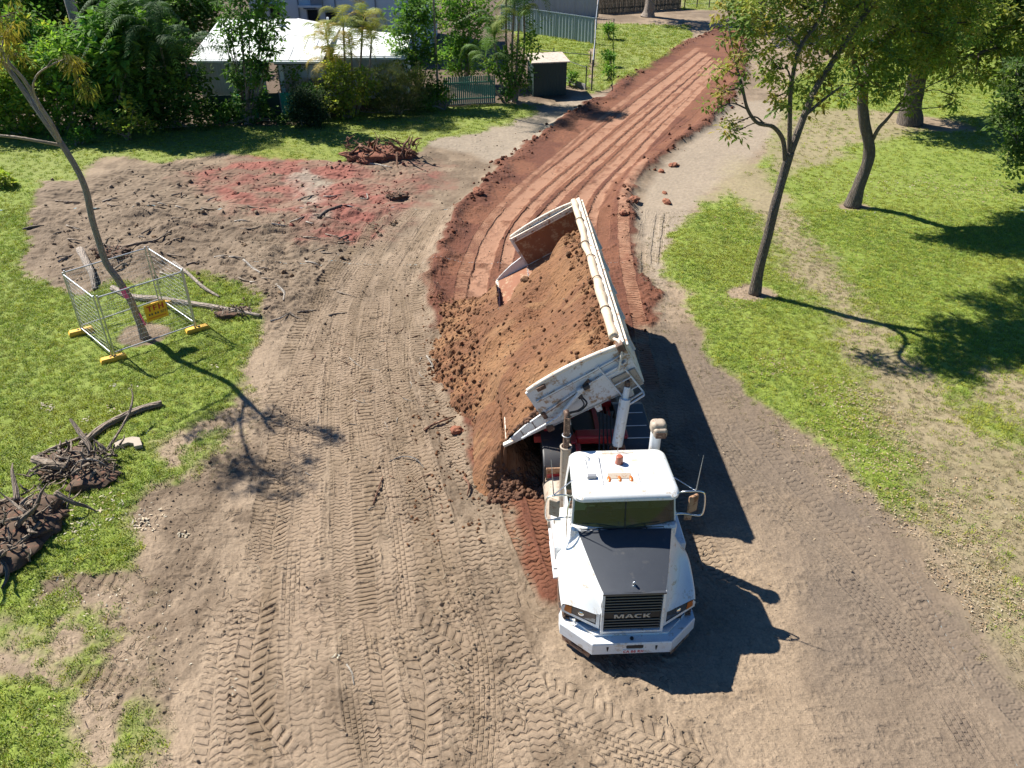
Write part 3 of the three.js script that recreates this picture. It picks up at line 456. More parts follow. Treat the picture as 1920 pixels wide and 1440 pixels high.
// ------------------------------------------------------------------ the prime mover
const TRUCK_AT = [2.1, 0, -9.55], TRUCK_TURN = .045;
{
  const T = thing('prime_mover_truck', 'white bonneted truck cab with black bonnet top, facing the viewer', 'truck', TRUCK_AT, TRUCK_TURN);
  const lerpP = (a, b, t) => a.map((q, i) => mix(q, b[i], t));
  // front bumper: a flat middle and two ends swept back, with a sloping top face
  const outline = [[-1.22, -.72], [-1.22, -.5], [-.7, 0], [.7, 0], [1.22, -.5], [1.22, -.72]], inset = outline.map(([x, z]) => [x * (Math.abs(x) > 1 ? .93 : .93), z - .17]);
  const loop = (pts, y) => pts.map(([x, z]) => V(x, y, z));
  const ring = (y, k) => [...outline.map(([x, z]) => V(x, y, z)), ...[...inset].reverse().map(([x, z]) => V(x, y + (k || 0), Math.max(z, -.85)))];
  const bump = part(T, 'front_bumper', hull([ring(.29), ring(.53, 0), [...outline.map(([x, z]) => V(x * .99, .555, z - .012)), ...[...inset].reverse().map(([x, z]) => V(x, .61, Math.max(z, -.86)))]], .35), M.white);
  part(bump, 'step_slot', extr([[-.15, -.028], [-.13, -.04], [.13, -.04], [.15, -.028], [.15, .028], [.13, .04], [-.13, .04], [-.15, .028]], .006, 'xy', .0005).translate(.05, .465, 0), M.black);
  part(bump, 'number_plate', [rbox(.38, .1, .012, .03, .355, .006, .004)], M.plateWhite);
  part(bump, 'plate_lettering', text('CA 86 RH', .062, .003, .03, .355, .0125), M.plateRed);
  for (const s of [-1, 1]) part(bump, 'tow_hook_slot', extr([[-.018, .05], [.018, .05], [.018, .01], [.006, -.06], [-.006, -.06], [-.018, .01]], .006, 'xy', .0005).translate(s * .43, .43, 0), M.black);
  part(bump, 'centre_hole', new THREE.CylinderGeometry(.035, .035, .012, 18).rotateX(.3).translate(.0, .585, -.085), M.black);
  for (const s of [-1, 1]) { const p = part(T, 'lower_valance', hull([[V(s * .74, .10, -.09), V(s * 1.16, .10, -.5), V(s * 1.16, .10, -.56), V(s * .74, .10, -.16)], [V(s * .70, .288, -.06), V(s * 1.19, .288, -.53), V(s * 1.19, .288, -.6), V(s * .70, .288, -.14)]].map((l) => s > 0 ? l.reverse() : l), .3), M.mudded); part(p, 'fog_lamp_recess', box(.26, .05, .02, s * .93, .2, -.26, 0, s * .785, 0), M.rust); }
  // dark gap, radiator and grille
  part(T, 'radiator_core', [box(1.9, .34, .3, 0, .62, -.62), box(1.04, .84, .06, 0, 1.1, -.36)], M.black);
  const gr = part(T, 'grille_surround', [box(.045, .9, .16, -.525, 1.1, -.27, -.06), box(.045, .9, .16, .525, 1.1, -.27, -.06), box(1.1, .05, .16, 0, .66, -.245), box(1.1, .03, .14, 0, 1.545, -.29)], M.white);
  for (let k = 0; k < 13; k++) { const y = .715 + k * .0645; if (k >= 4 && k <= 5) continue; part(gr, 'grille_bar', rbox(1.0, .026, .05, 0, y, -.215 - (y - .66) * .06, .008, -.35), M.bars); }
  part(gr, 'badge_bar', box(1.0, .125, .02, 0, 1.005, -.243, -.06), M.black);
  part(gr, 'badge_lettering', text('MACK', .088, .018, 0, 0, 0).scale(1.9, 1, 1).rotateX(-.06).translate(0, 1.005, -.233), M.letter);
  // bonnet: black top panel, white sides flowing into the guards
  const rowsTop = [], rowsSide = [];
  for (let i = 0; i <= 14; i++) { const t = i / 14, hw = mix(.53, .85, Math.pow(t, .9)), y = mix(1.555, 1.86, t), z = mix(-.24, -1.46, t), r = []; for (let j = 0; j <= 12; j++) { const q = j / 12 * 2 - 1; r.push(V(q * hw, y + .035 * (1 - q * q) - .0 * t, z + .02 * (1 - q * q))); } rowsTop.push(r); }
  const hood = part(T, 'bonnet_top', flip(skin(rowsTop)), M.hood);
  part(hood, 'bonnet_lip', box(1.08, .035, .05, 0, 1.565, -.225), M.hood);
  part(hood, 'bonnet_ornament', [rbox(.05, .03, .07, 0, 1.61, -.36, .01), rbox(.045, .075, .05, 0, 1.655, -.36, .018), rbox(.04, .035, .045, 0, 1.70, -.345, .015)], M.chrome);
  const keys = [   // from the grille back: inner edge, shoulder, middle, outer, skirt
    [[.53, 1.555, -.235], [.56, 1.3, -.235], [.565, 1.03, -.25], [.86, 1.02, -.39], [1.17, 1.0, -.55], [1.2, .9, -.58]],
    [[.575, 1.60, -.42], [.62, 1.45, -.46], [.72, 1.25, -.50], [.96, 1.14, -.60], [1.18, 1.09, -.70], [1.215, .99, -.72]],
    [[.66, 1.68, -.74], [.72, 1.56, -.78], [.86, 1.40, -.84], [1.04, 1.28, -.92], [1.19, 1.20, -1.0], [1.22, 1.10, -1.0]],
    [[.755, 1.77, -1.1], [.81, 1.66, -1.12], [.92, 1.50, -1.16], [1.07, 1.37, -1.22], [1.19, 1.27, -1.28], [1.22, 1.17, -1.28]],
    [[.85, 1.86, -1.46], [.90, 1.75, -1.46], [.98, 1.56, -1.48], [1.09, 1.38, -1.52], [1.185, 1.22, -1.56], [1.215, 1.05, -1.58]],
    [[.86, 1.87, -1.52], [.91, 1.75, -1.56], [.99, 1.5, -1.6], [1.09, 1.24, -1.66], [1.18, 1.0, -1.68], [1.21, .8, -1.7]]];
  const cols = keys[0].map((_, c) => new THREE.CatmullRomCurve3(keys.map((k) => V(...k[c])), false, 'centripetal'));
  for (let i = 0; i <= 22; i++) { const pts = cols.map((c) => c.getPoint(i / 22)), cv = new THREE.CatmullRomCurve3(pts, false, 'centripetal'); rowsSide.push(cv.getPoints(18)); }
  const side = skin(rowsSide);
  for (const s of [-1, 1]) {
    const g = s > 0 ? flip(side.clone()) : (() => { const h = side.clone(); h.scale(-1, 1, 1); h.computeVertexNormals(); return h; })();
    const b = part(T, 'front_guard', g, M.white);
    // headlight fascia under the guard edge
    const P = (x, y, z) => V(s * x, y, z), quad = (l) => { const r = skin([[l[0], l[1]], [l[3], l[2]]]); return s > 0 ? r : flip(r); };
    part(b, 'headlight_fascia', [quad([P(.562, .735, -.245), P(.562, .66, -.245), P(1.2, .78, -.585), P(1.2, .84, -.58)]), quad([P(.562, 1.032, -.249), P(.562, .73, -.246), P(.62, .74, -.275), P(.62, 1.03, -.279)]), quad([P(1.14, 1.005, -.535), P(1.14, .83, -.55), P(1.205, .84, -.585), P(1.205, .9, -.58)])], M.white);
    part(b, 'headlight_housing', [quad([P(.60, 1.03, -.31), P(.60, .70, -.31), P(1.18, .78, -.64), P(1.18, 1.02, -.64)])], M.black);
    const lm = part(b, 'headlight', hull([[P(.63, 1.0, -.288), P(1.02, .99, -.478), P(1.02, .80, -.488), P(.63, .745, -.296)], [P(.63, 1.0, -.32), P(1.02, .99, -.51), P(1.02, .80, -.52), P(.63, .745, -.33)]].map((l) => s > 0 ? l : l.reverse()), .3), M.lens);
    part(lm, 'reflector_bowl', new THREE.SphereGeometry(.085, 16, 8, 0, 6.3, 0, 1.3).rotateX(Math.PI / 2).rotateY(s * .46).translate(s * .84, .885, -.47), M.chrome);
    part(b, 'indicator_lamp', hull([[P(1.03, .99, -.48), P(1.15, .99, -.545), P(1.15, .83, -.552), P(1.03, .80, -.49)], [P(1.03, .99, -.53), P(1.15, .99, -.59), P(1.15, .83, -.60), P(1.03, .80, -.54)]].map((l) => s > 0 ? l : l.reverse()), .3), M.amber);
    part(T, 'cab_step', [rbox(.30, .34, 1.1, s * 1.08, 1.12, -2.2, .03), rbox(.3, .05, 1.1, s * 1.1, .72, -2.2, .02), rbox(.26, .05, 1.0, s * 1.1, .42, -2.2, .02), box(.05, .7, .9, s * .97, .75, -2.2)], M.white);
  }
  // cab shell
  const sec = (y, hw, zf, zb, r) => { const l = [], c = (cx, cz, a0) => { for (let k = 0; k <= 4; k++) { const a = a0 + k / 4 * Math.PI / 2; l.push(V(cx + r * Math.cos(a), y, cz - r * Math.sin(a))); } }; c(hw - r, zb + r, 0); c(-hw + r, zb + r, Math.PI / 2); c(-hw + r, zf - r, Math.PI); c(hw - r, zf - r, Math.PI * 1.5); return l; };
  const cab = part(T, 'cab_shell', [hull([sec(.85, .97, -1.6, -2.82, .06), sec(1.86, .965, -1.46, -2.82, .08), sec(1.9, .95, -1.5, -2.81, .08)], .5), ], M.white);
  for (const s of [-1, 1]) parts(cab, 'cab_pillar', [hull([[V(s * .955, 1.88, -1.62), V(s * .955, 1.88, -1.70), V(s * .92, 1.88, -1.70), V(s * .92, 1.88, -1.62)], [V(s * .915, 2.54, -1.78), V(s * .915, 2.54, -1.86), V(s * .88, 2.54, -1.86), V(s * .88, 2.54, -1.78)]].map((l) => s > 0 ? l : l.reverse()), .3), hull([[V(s * .955, 1.88, -2.62), V(s * .955, 1.88, -2.8), V(s * .8, 1.88, -2.8), V(s * .8, 1.88, -2.62)], [V(s * .90, 2.54, -2.6), V(s * .90, 2.54, -2.77), V(s * .75, 2.54, -2.77), V(s * .75, 2.54, -2.6)]].map((l) => s > 0 ? l : l.reverse()), .3)], M.white);
  const roofS = (y, k, zf, zb, r) => sec(y, .955 * k, zf, zb, r);
  const roofLoops = [roofS(2.50, .985, -1.55, -2.82, .16), roofS(2.52, 1, -1.50, -2.84, .17), roofS(2.575, 1, -1.50, -2.84, .17), roofS(2.625, .965, -1.56, -2.80, .17), roofS(2.655, .88, -1.68, -2.72, .17), roofS(2.668, .6, -1.95, -2.5, .12)].map((l) => l.map((p) => V(p.x * (1 - .05 * sstep(-1.6, -2.84, p.z)), p.y, p.z + (p.z > -1.9 ? .06 * (1 - (p.x / .95) ** 2) : 0))));
  const roof = part(T, 'cab_roof', hull(roofLoops, .9), M.white);
  for (const [x, z, ry] of [[-.27, -1.93, 0], [-.08, -1.93, 0], [.13, -1.93, 0], [-.80, -1.86, .05], [.74, -1.9, -.05]]) part(roof, 'marker_lamp', new THREE.SphereGeometry(1, 14, 8).scale(.046, .045, .1).translate(x, 2.645 - (Math.abs(x) > .5 ? .045 : 0), z), M.amber);
  part(roof, 'beacon_lamp', [new THREE.LatheGeometry([[.001, .17], [.055, .168], [.068, .15], [.075, .02], [.09, 0], [.001, 0]].map(([a, b]) => new THREE.Vector2(a, b)), 20).translate(-.02, 2.66, -2.38)], M.beacon);
  parts(roof, 'roof_rail', [bar(V(-.39, 2.66, -1.78), V(-.39, 2.69, -2.55), .012), bar(V(.27, 2.66, -1.82), V(.27, 2.67, -2.1), .012), bar(V(-.62, 2.66, -2.1), V(-.64, 2.68, -2.5), .012)], M.steel);
  parts(roof, 'roof_patch', [box(.42, .008, .16, -.07, 2.672, -2.0), box(.24, .008, .2, .48, 2.652, -2.05, 0, .2, -.02), box(.6, .008, .09, .0, 2.652, -2.70, -.1), box(.26, .012, .1, .56, 2.645, -2.69, -.1)], M.beige);
  part(roof, 'work_lamp', [rbox(.17, .07, .09, -.58, 2.69, -1.98, .015)], M.steel);
  parts(roof, 'roof_aerial', [bar(V(0, 2.66, -2.72), V(.05, 2.98, -2.78), .006), bar(V(-.55, 2.66, -2.55), V(-.62, 2.74, -2.5), .01)], M.steel);
  // glass, dashboard and seats inside
  const ws = []; for (let i = 0; i <= 8; i++) { const t = i / 8, r = []; for (let j = 0; j <= 16; j++) { const q = j / 16 * 2 - 1; r.push(V(q * mix(.925, .885, t), mix(1.885, 2.53, t), mix(-1.47, -1.63, t) - .13 * q * q)); } ws.push(r); }
  const W = part(T, 'windscreen', skin(ws), M.glass);
  part(W, 'windscreen_divider', beam(V(0, 1.885, -1.462), V(0, 2.52, -1.622), .022, .02), M.black);
  parts(W, 'windscreen_gasket', [limb(Array.from({ length: 9 }, (_, j) => { const q = j / 8 * 2 - 1; return V(q * .91, 1.88, -1.465 - .13 * q * q); }), Array(9).fill(.018), 6), limb(Array.from({ length: 9 }, (_, j) => { const q = j / 8 * 2 - 1; return V(q * .87, 2.52, -1.625 - .13 * q * q); }), Array(9).fill(.016), 6)], M.black);
  for (const x of [-.5, .35]) part(W, 'wiper', [limb([V(x - .3, 1.91, -1.44), V(x, 1.935, -1.43), V(x + .35, 1.92, -1.45)], [.01, .012, .008], 6), bar(V(x + .05, 1.89, -1.44), V(x + .02, 1.935, -1.43), .012)], M.black);
  for (const s of [-1, 1]) part(T, 'side_window', hull([[V(s * .955, 1.9, -1.70), V(s * .955, 1.9, -2.62), V(s * .947, 1.9, -2.62), V(s * .947, 1.9, -1.70)], [V(s * .91, 2.53, -1.86), V(s * .90, 2.53, -2.6), V(s * .892, 2.53, -2.6), V(s * .902, 2.53, -1.86)]].map((l) => s > 0 ? l : l.reverse()), .3), M.glass);
  part(T, 'rear_window', box(1.5, .55, .01, 0, 2.2, -2.78), M.glass);
  part(T, 'dashboard', [rbox(1.76, .16, .34, 0, 1.87, -1.78, .05), rbox(.5, .1, .2, -.42, 1.98, -1.84, .04)], M.seat);
  part(T, 'steering_wheel', [new THREE.TorusGeometry(.21, .016, 8, 24).rotateX(.9).translate(-.45, 2.02, -2.02), bar(V(-.45, 1.9, -1.9), V(-.45, 2.02, -2.02), .02), bar(V(-.65, 2.02, -2.02), V(-.25, 2.02, -2.02), .012)], M.black);
  for (const x of [-.45, .45]) part(T, 'cab_seat', [rbox(.5, .16, .5, x, 1.6, -2.35, .06), rbox(.5, .66, .14, x, 1.98, -2.62, .06, -.12)], M.seat);
  // mirrors on looped arms
  for (const s of [-1, 1]) {
    const o = s < 0 ? 1 : 1.03, pts = [[.93, 2.42, -1.78], [1.15, 2.50, -1.72], [1.36 * o, 2.47, -1.72], [1.41 * o, 2.38, -1.72], [1.42 * o, 2.0, -1.70], [1.38 * o, 1.93, -1.70], [1.1, 1.95, -1.74], [.96, 1.92, -1.76]].map(([x, y, z]) => V(s * x, y, z));
    const a = part(T, 'mirror_arm', [limb(pts, Array(8).fill(.017), 8, 0, 6), bar(V(s * .9, 2.62, -2.0), V(s * 1.3, 2.49, -1.72), .01)], M.chrome);
    part(a, 'mirror_head', rbox(.2, .38, .07, s * 1.26, 2.2, -1.73, .025, 0, s * .5, 0), s < 0 ? M.beige : M.mudded);
    part(a, 'small_mirror', rbox(.14, .13, .05, s * 1.2, 1.88, -1.72, .03), s < 0 ? M.chrome : M.mudded);
    part(a, 'whip_aerial', limb([V(s * 1.28, 2.49, -1.72), V(s * 1.3, 2.75, -1.75), V(s * 1.34, 3.25, -1.8)], [.012, .009, .004], 6), M.steel);
  }
  part(T, 'grab_handle', [limb([V(-.99, 1.35, -1.62), V(-1.02, 1.6, -1.64), V(-1.02, 2.1, -1.72), V(-.97, 2.35, -1.8)], Array(4).fill(.014), 8)], M.chrome);
  parts(T, 'door_seam', [box(.006, .8, .012, -.972, 1.45, -2.62), box(.006, .8, .012, .972, 1.45, -2.62)], M.black);
  // intake stack and exhaust
  const air = part(T, 'air_intake_stack', new THREE.CylinderGeometry(.105, .105, 1.75, 24).translate(.78, 1.98, -3.05), M.white);
  part(air, 'intake_hood', [rbox(.3, .26, .27, .80, 2.99, -3.03, .09), rbox(.26, .2, .14, .82, 2.94, -2.9, .06)], M.beige);
  part(air, 'intake_mouth', rbox(.2, .13, .03, .82, 2.92, -2.83, .012), M.rust);
  const ex = part(T, 'exhaust_stack', [new THREE.CylinderGeometry(.062, .062, .95, 20).translate(-.93, 2.78, -3.05), limb([V(-.93, 3.2, -3.05), V(-.935, 3.28, -3.08), V(-.95, 3.33, -3.15)], [.062, .058, .052], 12)], M.rust);
  part(ex, 'heat_shield', [new THREE.CylinderGeometry(.1, .1, 1.6, 20, 1, true).translate(-.93, 1.75, -3.05), new THREE.TorusGeometry(.1, .02, 8, 20).rotateX(Math.PI / 2).translate(-.93, 2.55, -3.05)], M.beige);
  part(ex, 'clamp', [new THREE.TorusGeometry(.078, .012, 8, 20).rotateX(Math.PI / 2).translate(-.93, 2.83, -3.05)], M.steel);
  // frame, deck, cross beam, tanks, guards, wheels
  for (const s of [-1, 1]) part(T, 'frame_rail', box(.09, .28, 6.6, s * .43, .93, -3.9), M.red);
  part(T, 'cross_beam', [rbox(1.15, .22, .3, .1, 1.25, -5.05, .05), rbox(.3, .14, .3, -.62, 1.27, -4.9, .04)], M.red);
  parts(T, 'red_bracket', [rbox(.1, .42, .75, -.47, 1.16, -4.3, .03), rbox(.09, .42, .8, .5, 1.14, -4.3, .03), rbox(.13, .07, .1, -.44, 1.42, -4.0, .02)], M.red);
  const deck = part(T, 'deck_plate', box(.92, .02, 1.35, .02, 1.10, -4.05), M.plate);
  const studs = []; srand(9); for (let i = 0; i < 16; i++) for (let j = 0; j < 24; j++) studs.push(box(.03, .006, .008, -.4 + i * .055, 1.112, -3.42 - j * .055, 0, (i + j) % 2 ? .78 : -.78, 0)); part(deck, 'tread_bar', studs, M.plate).userData.kind = 'stuff';
  part(T, 'air_hose', [0, 1, 2, 3, 4].map((k) => limb([V(-.1 + k * .09, 1.12, -3.0), V(-.12 + k * .11, 1.35 + k * .03, -3.6), V(-.06 + k * .1, 1.42, -4.3), V(.02 + k * .08, 1.6, -4.9), V(.05 + k * .09, 1.75, -5.3)], Array(5).fill(.016), 6)), M.black);
  for (const s of [-1, 1]) {
    part(T, 'fuel_tank', new THREE.CylinderGeometry(.31, .31, 1.25, 28).rotateX(Math.PI / 2).translate(s * .95, .75, -3.45), s < 0 ? M.beige : M.steel);
    const gd = part(T, 'rear_mudguard', (() => { const pr = []; for (let k = 0; k <= 10; k++) { const a = Math.PI * .98 - k / 10 * Math.PI * .46; pr.push([-4.75 - .0 + Math.cos(a) * -.66, .62 + Math.sin(a) * .66]); } pr.push([-6.2, 1.285]); for (let k = 0; k <= 10; k++) { const a = Math.PI * .5 - k / 10 * Math.PI * .45; pr.push([-6.1 - Math.cos(a) * .66, .62 + Math.sin(a) * .66]); } const rows = pr.map(([z, y]) => [V(s * .52, y, z), V(s * .56, y + .008, z), V(s * 1.2, y + .008, z), V(s * 1.235, y - .03, z)]); const g = skin(rows); return [g, flip(g.clone().translate(0, -.012, 0))]; })(), M.guard);
    if (s > 0) for (const z of [-4.9, -5.35, -5.85]) part(gd, 'guard_light_streak', box(.5, .008, .02, .9, 1.298, z), M.plateWhite);  // white strips laid on the guard to stand in for streaks of light
    if (s < 0) { const f = part(T, 'mudguard_front_flap', [rbox(.42, .62, .05, -1.0, .98, -4.0, .04, .12)], M.mudded); part(f, 'red_reflector_band', box(.38, .11, .012, -1.0, 1.08, -3.962, .12), M.red); part(f, 'flap_edge', [limb([V(-1.23, 1.3, -4.02), V(-1.24, .9, -3.97), V(-1.2, .66, -3.97), V(-.85, .65, -3.97)], Array(4).fill(.022), 8)], M.guard); }
    for (const z of [-4.75, -6.05]) { wheel(T, s * 1.05, .52, z, .52, .27, 'drive_wheel', s); wheel(T, s * .73, .52, z, .52, .27, 'drive_wheel', s); }
    wheel(T, s * 1.02, .52, -1.1, .52, .29, 'front_wheel', s);
  }
  part(T, 'axle', bar(V(-1, .52, -1.1), V(1, .52, -1.1), .07), M.guard); for (const z of [-4.75, -6.05]) part(T, 'axle', [bar(V(-1, .52, z), V(1, .52, z), .1), box(.4, .35, .5, 0, .52, z)], M.guard);
  part(T, 'turntable_plate', [new THREE.CylinderGeometry(.5, .5, .08, 30).translate(0, 1.18, -5.55), box(1, .12, .7, 0, 1.11, -5.5)], M.guard);
}
// ------------------------------------------------------------------ the side tipping trailer
const TIP = .508, TRAILER_AT = [1.45, 0, -14.45], BODY_L = 8.05;
{
  const T = thing('side_tipper_trailer', 'tilted white side-tipping trailer body shedding brown soil', 'trailer', TRAILER_AT, TRUCK_TURN);
  const L = BODY_L, W = 2.2, Hh = 1.0;
  const B = part(T, 'tipper_body', [box(W, .05, L, W / 2, -.03, -L / 2), ...[.35, 1.1, 1.85].map((x) => box(.12, .16, L, x, -.135, -L / 2))], M.bodyWhite);
  B.position.set(-.63, 1.68, 0); B.rotation.z = TIP;
  const inner = part(B, 'floor_lining', box(W - .02, .012, L - .16, W / 2, .002, -L / 2), M.rustIn);
  const arch = (x) => Hh + .09 * (1 - ((x - W / 2) / (W / 2)) ** 2), prof = () => { const o = []; o.push([.0, -.06], [W - .22, -.06]); for (let k = 1; k <= 5; k++) { const a = -Math.PI / 2 + k / 5 * Math.PI / 2; o.push([W - .2 + .24 * Math.cos(a), .18 + .24 * Math.sin(a)]); } o.push([W + .04, Hh - .02]); for (let k = 0; k <= 10; k++) { const x = W + .04 - (W + .1) * k / 10; o.push([x, arch(clamp(x, 0, W))]); } o.push([-.06, .5]); return o; };
  const fw = part(B, 'front_wall', extr(prof(), .07, 'xy', -.07, .012), M.bodyWhite);
  const strip = (x0, y0, x1, y1, w, d, m, nm) => part(B, nm, beam(V(x0, y0, .012), V(x1, y1, .012), w, d), m);
  part(B, 'front_rib', [beam(V(.05, .72, .018), V(2.15, .84, .018), .06, .035), beam(V(.1, .38, .018), V(1.1, .56, .018), .06, .035), beam(V(1.1, .56, .018), V(2.1, .66, .018), .12, .04)], M.bodyWhite);
  part(B, 'rust_seam', [beam(V(.08, .34, .012), V(.98, .50, .012), .02, .03), beam(V(.05, .685, .012), V(2.1, .80, .012), .012, .02), beam(V(.95, .5, .02), V(1.25, .64, .02), .07, .05)], M.rust);
  const fr = []; for (let k = 0; k <= 10; k++) { const x = W * k / 10; fr.push(V(x, arch(x) + .02, -.03)); }
  part(B, 'front_rim', limb(fr, Array(11).fill(.055), 10, .12), M.rimPaint);
  parts(B, 'corner_bracket', [rbox(.16, .2, .2, W - .04, Hh + .02, 0, .03), rbox(.2, .1, .09, .3, Hh - .02, .02, .02)], M.rust);
  const rw = part(B, 'rear_wall', extr(prof(), .06, 'xy', -L, .01), M.bodyWhite);
  part(B, 'rear_wall_lining', box(W - .06, Hh - .1, .012, W / 2, Hh / 2 - .02, -L + .068), M.rustIn);
  part(B, 'rear_rim', [limb(fr.map((p) => V(p.x, p.y + .01, -L + .03)), Array(11).fill(.05), 8, .06), box(W, .09, .07, W / 2, Hh - .02, -L + .12), box(W, .05, .09, W / 2, Hh - .1, -L + .12)], M.rimPaint);
  part(B, 'side_wall', [box(.06, Hh + .06, L - .06, W, Hh / 2, -L / 2), ...[-1.3, -2.7, -4.0, -5.3, -6.7].map((z) => box(.05, Hh, .1, W + .05, Hh / 2, z))], M.bodyWhite);
  part(B, 'side_wall_lining', box(.012, Hh - .04, L - .2, W - .04, Hh / 2, -L / 2), M.rustIn);
  part(B, 'side_top_rail', [rbox(.14, .1, L, W + .01, Hh + .06, -L / 2, .03), rbox(.06, .05, L, W + .1, Hh - .02, -L / 2, .02)], M.rimPaint);
  srand(31); const tp = [], tr = []; for (let k = 0; k <= 26; k++) { const z = -.25 - k / 26 * (L - .45), sag = k > 14 && k < 18 ? -.03 : 0; tp.push(V(W - .1 + rr(-.012, .012) + sag, Hh + .14 + rr(-.01, .012), z)); tr.push(k < 2 ? .1 : rr(.075, .1) * (k < 10 ? 1.15 : 1)); }
  const tarp = part(B, 'rolled_tarp', limb(tp, tr, 14, .16, 3), M.tarp);
  for (const k of [4, 9, 13, 16, 21]) part(tarp, 'tarp_strap', new THREE.TorusGeometry(.115, .012, 6, 18).rotateY(0).translate(tp[k].x, tp[k].y, tp[k].z), M.rust);
  part(B, 'tarp_arm', limb([V(W - .1, Hh + .14, -.2), V(W - .02, Hh + .12, -.02), V(W - .06, .95, .08), V(W - .3, .6, .1)], [.03, .03, .028, .025], 8), M.rimPaint);
  // ladder and catwalk on the front wall
  part(B, 'ladder', [bar(V(1.72, -.22, .1), V(1.56, .86, .06), .02), bar(V(2.12, -.16, .1), V(1.98, .86, .06), .02), ...[0, .28, .56].map((y) => bar(V(1.70 - .14 * y, y, .09), V(2.1 - .12 * y, y + .02, .09), .014)), bar(V(1.72, -.22, .1), V(2.12, -.16, .1), .022), bar(V(1.72, -.22, .1), V(1.72, -.2, .26), .02), bar(V(2.12, -.16, .1), V(2.12, -.14, .26), .02), bar(V(1.72, -.2, .26), V(2.12, -.14, .26), .022)], M.bodyWhite);
  part(B, 'corner_plate', rbox(.55, .46, .05, W - .27, .2, .02, .04), M.beige);
  // the side gate let down flat, with its end wings, and the rod that moves it
  const gate = part(B, 'side_gate', [box(1.0, .06, L - .1, -.52, -.02, -L / 2), extr([[0, 0], [-.98, 0], [-1.04, .05], [-.86, .13], [-.45, .26], [-.02, .34]], .05, 'xy', -.08, .01), extr([[0, 0], [-.98, 0], [-1.04, .05], [-.86, .13], [-.45, .26], [-.02, .34]], .05, 'xy', -L + .03, .01)], M.bodyWhite);
  part(gate, 'gate_lining', box(.94, .012, L - .2, -.5, .016, -L / 2), M.rustIn);
  part(gate, 'gate_lip', [rbox(.1, .09, L - .1, -1.03, 0, -L / 2, .03), rbox(.26, .07, .12, -1.0, .04, -.02, .02)], M.rimPaint);
  parts(gate, 'gate_seam', [box(.012, .26, .02, -.3, .14, -.02), box(.012, .2, .02, -.62, .1, -.02)], M.rust);
  parts(gate, 'hinge_bracket', [rbox(.16, .14, .12, -.02, -.06, .0, .03), rbox(.1, .2, .1, .02, .3, -.02, .03)], M.rust);
  part(B, 'gate_linkage', [bar(V(.98, .52, .1), V(.3, .18, .1), .045), bar(V(.3, .18, .1), V(-.66, .06, .08), .028), rbox(.16, .14, .14, 1.0, .53, .07, .03), bar(V(-.5, .1, .07), V(-.2, .12, .1), .02)], M.bodyWhite);
  parts(B, 'linkage_ram', [rbox(.14, .1, .12, 1.14, .56, .08, .02), rbox(.1, .12, .1, .92, .42, .08, .02)], M.black);
  part(B, 'hydraulic_hose', [limb([V(.95, .36, .1), V(.98, .22, .15), V(.8, .16, .2), V(.55, .2, .2), V(.42, .1, .22), V(.32, -.25, .26), V(.2, -.5, .3)], Array(7).fill(.02), 8), limb([V(.92, .36, .12), V(.92, .24, .18), V(.76, .2, .22), V(.52, .24, .22), V(.38, .12, .24), V(.28, -.25, .28), V(.16, -.5, .32)], Array(7).fill(.016), 8)], M.black);
  // hoist ram between the frame and the front wall
  const ra = V(.78, 1.42, .42), rb = V(.95, 2.72, .12), rm = ra.clone().lerp(rb, .8);
  const ram = part(T, 'hoist_ram', [bar(ra, rm, .115, 20, .12), bar(rm, rb, .07, 16)], M.white);
  parts(ram, 'ram_pivot', [bar(V(.62, 1.4, .42), V(.94, 1.4, .42), .06, 14), rbox(.1, .2, .12, .95, 2.75, .1, .03)], M.rust);
  // frame and running gear below
  for (const s of [-1, 1]) part(T, 'frame_rail', box(.1, .3, 7.9, s * .48, 1.12, -4.2), M.red);
  parts(T, 'cross_member', [-.3, -1.6, -3.2, -4.8, -6.4, -7.9].map((z) => box(1.9, .16, .12, 0, 1.12, z)), M.red);
  parts(T, 'hinge_post', [-.4, -2.8, -5.2, -7.6].map((z) => rbox(.14, .5, .16, -.66, 1.4, z, .03)), M.red);
  parts(T, 'axle', [-5.2, -6.45, -7.7].map((z) => bar(V(-1, .52, z), V(1, .52, z), .08)), M.guard);
  for (const z of [-5.2, -6.45, -7.7]) for (const s of [-1, 1]) { wheel(T, s * 1.03, .52, z, .52, .27, 'trailer_wheel', s); wheel(T, s * .72, .52, z, .52, .27, 'trailer_wheel', s); }
  for (const s of [-1, 1]) part(T, 'support_leg', [box(.12, .8, .12, s * .7, .75, -1.9), box(.26, .05, .26, s * .7, .34, -1.9)], M.guard);
}
console.log('truck built');

// ------------------------------------------------------------------ tipped soil
const fromTrailer = (lx, lz) => { const s = Math.sin(TRUCK_TURN), c = Math.cos(TRUCK_TURN); return [TRAILER_AT[0] + lx * c + lz * s, TRAILER_AT[2] - lx * s + lz * c]; };
const toTrailer = (x, z) => { const s = Math.sin(TRUCK_TURN), c = Math.cos(TRUCK_TURN), dx = x - TRAILER_AT[0], dz = z - TRAILER_AT[2]; return [dx * c - dz * s, dx * s + dz * c]; };
const HP = [[1.05, 3.32], [.7, 3.3], [.25, 3.02], [-.4, 2.52], [-1.1, 1.98], [-1.6, 1.55], [-2.1, 1.0], [-2.6, .52], [-3.05, .2], [-3.5, 0], [-9, 0]];
function heapProfile(lx) { for (let i = 0; i < HP.length - 1; i++) if (lx >= HP[i + 1][0]) { const t = clamp((lx - HP[i + 1][0]) / (HP[i][0] - HP[i + 1][0])); return mix(HP[i + 1][1], HP[i][1], t); } return 0; }
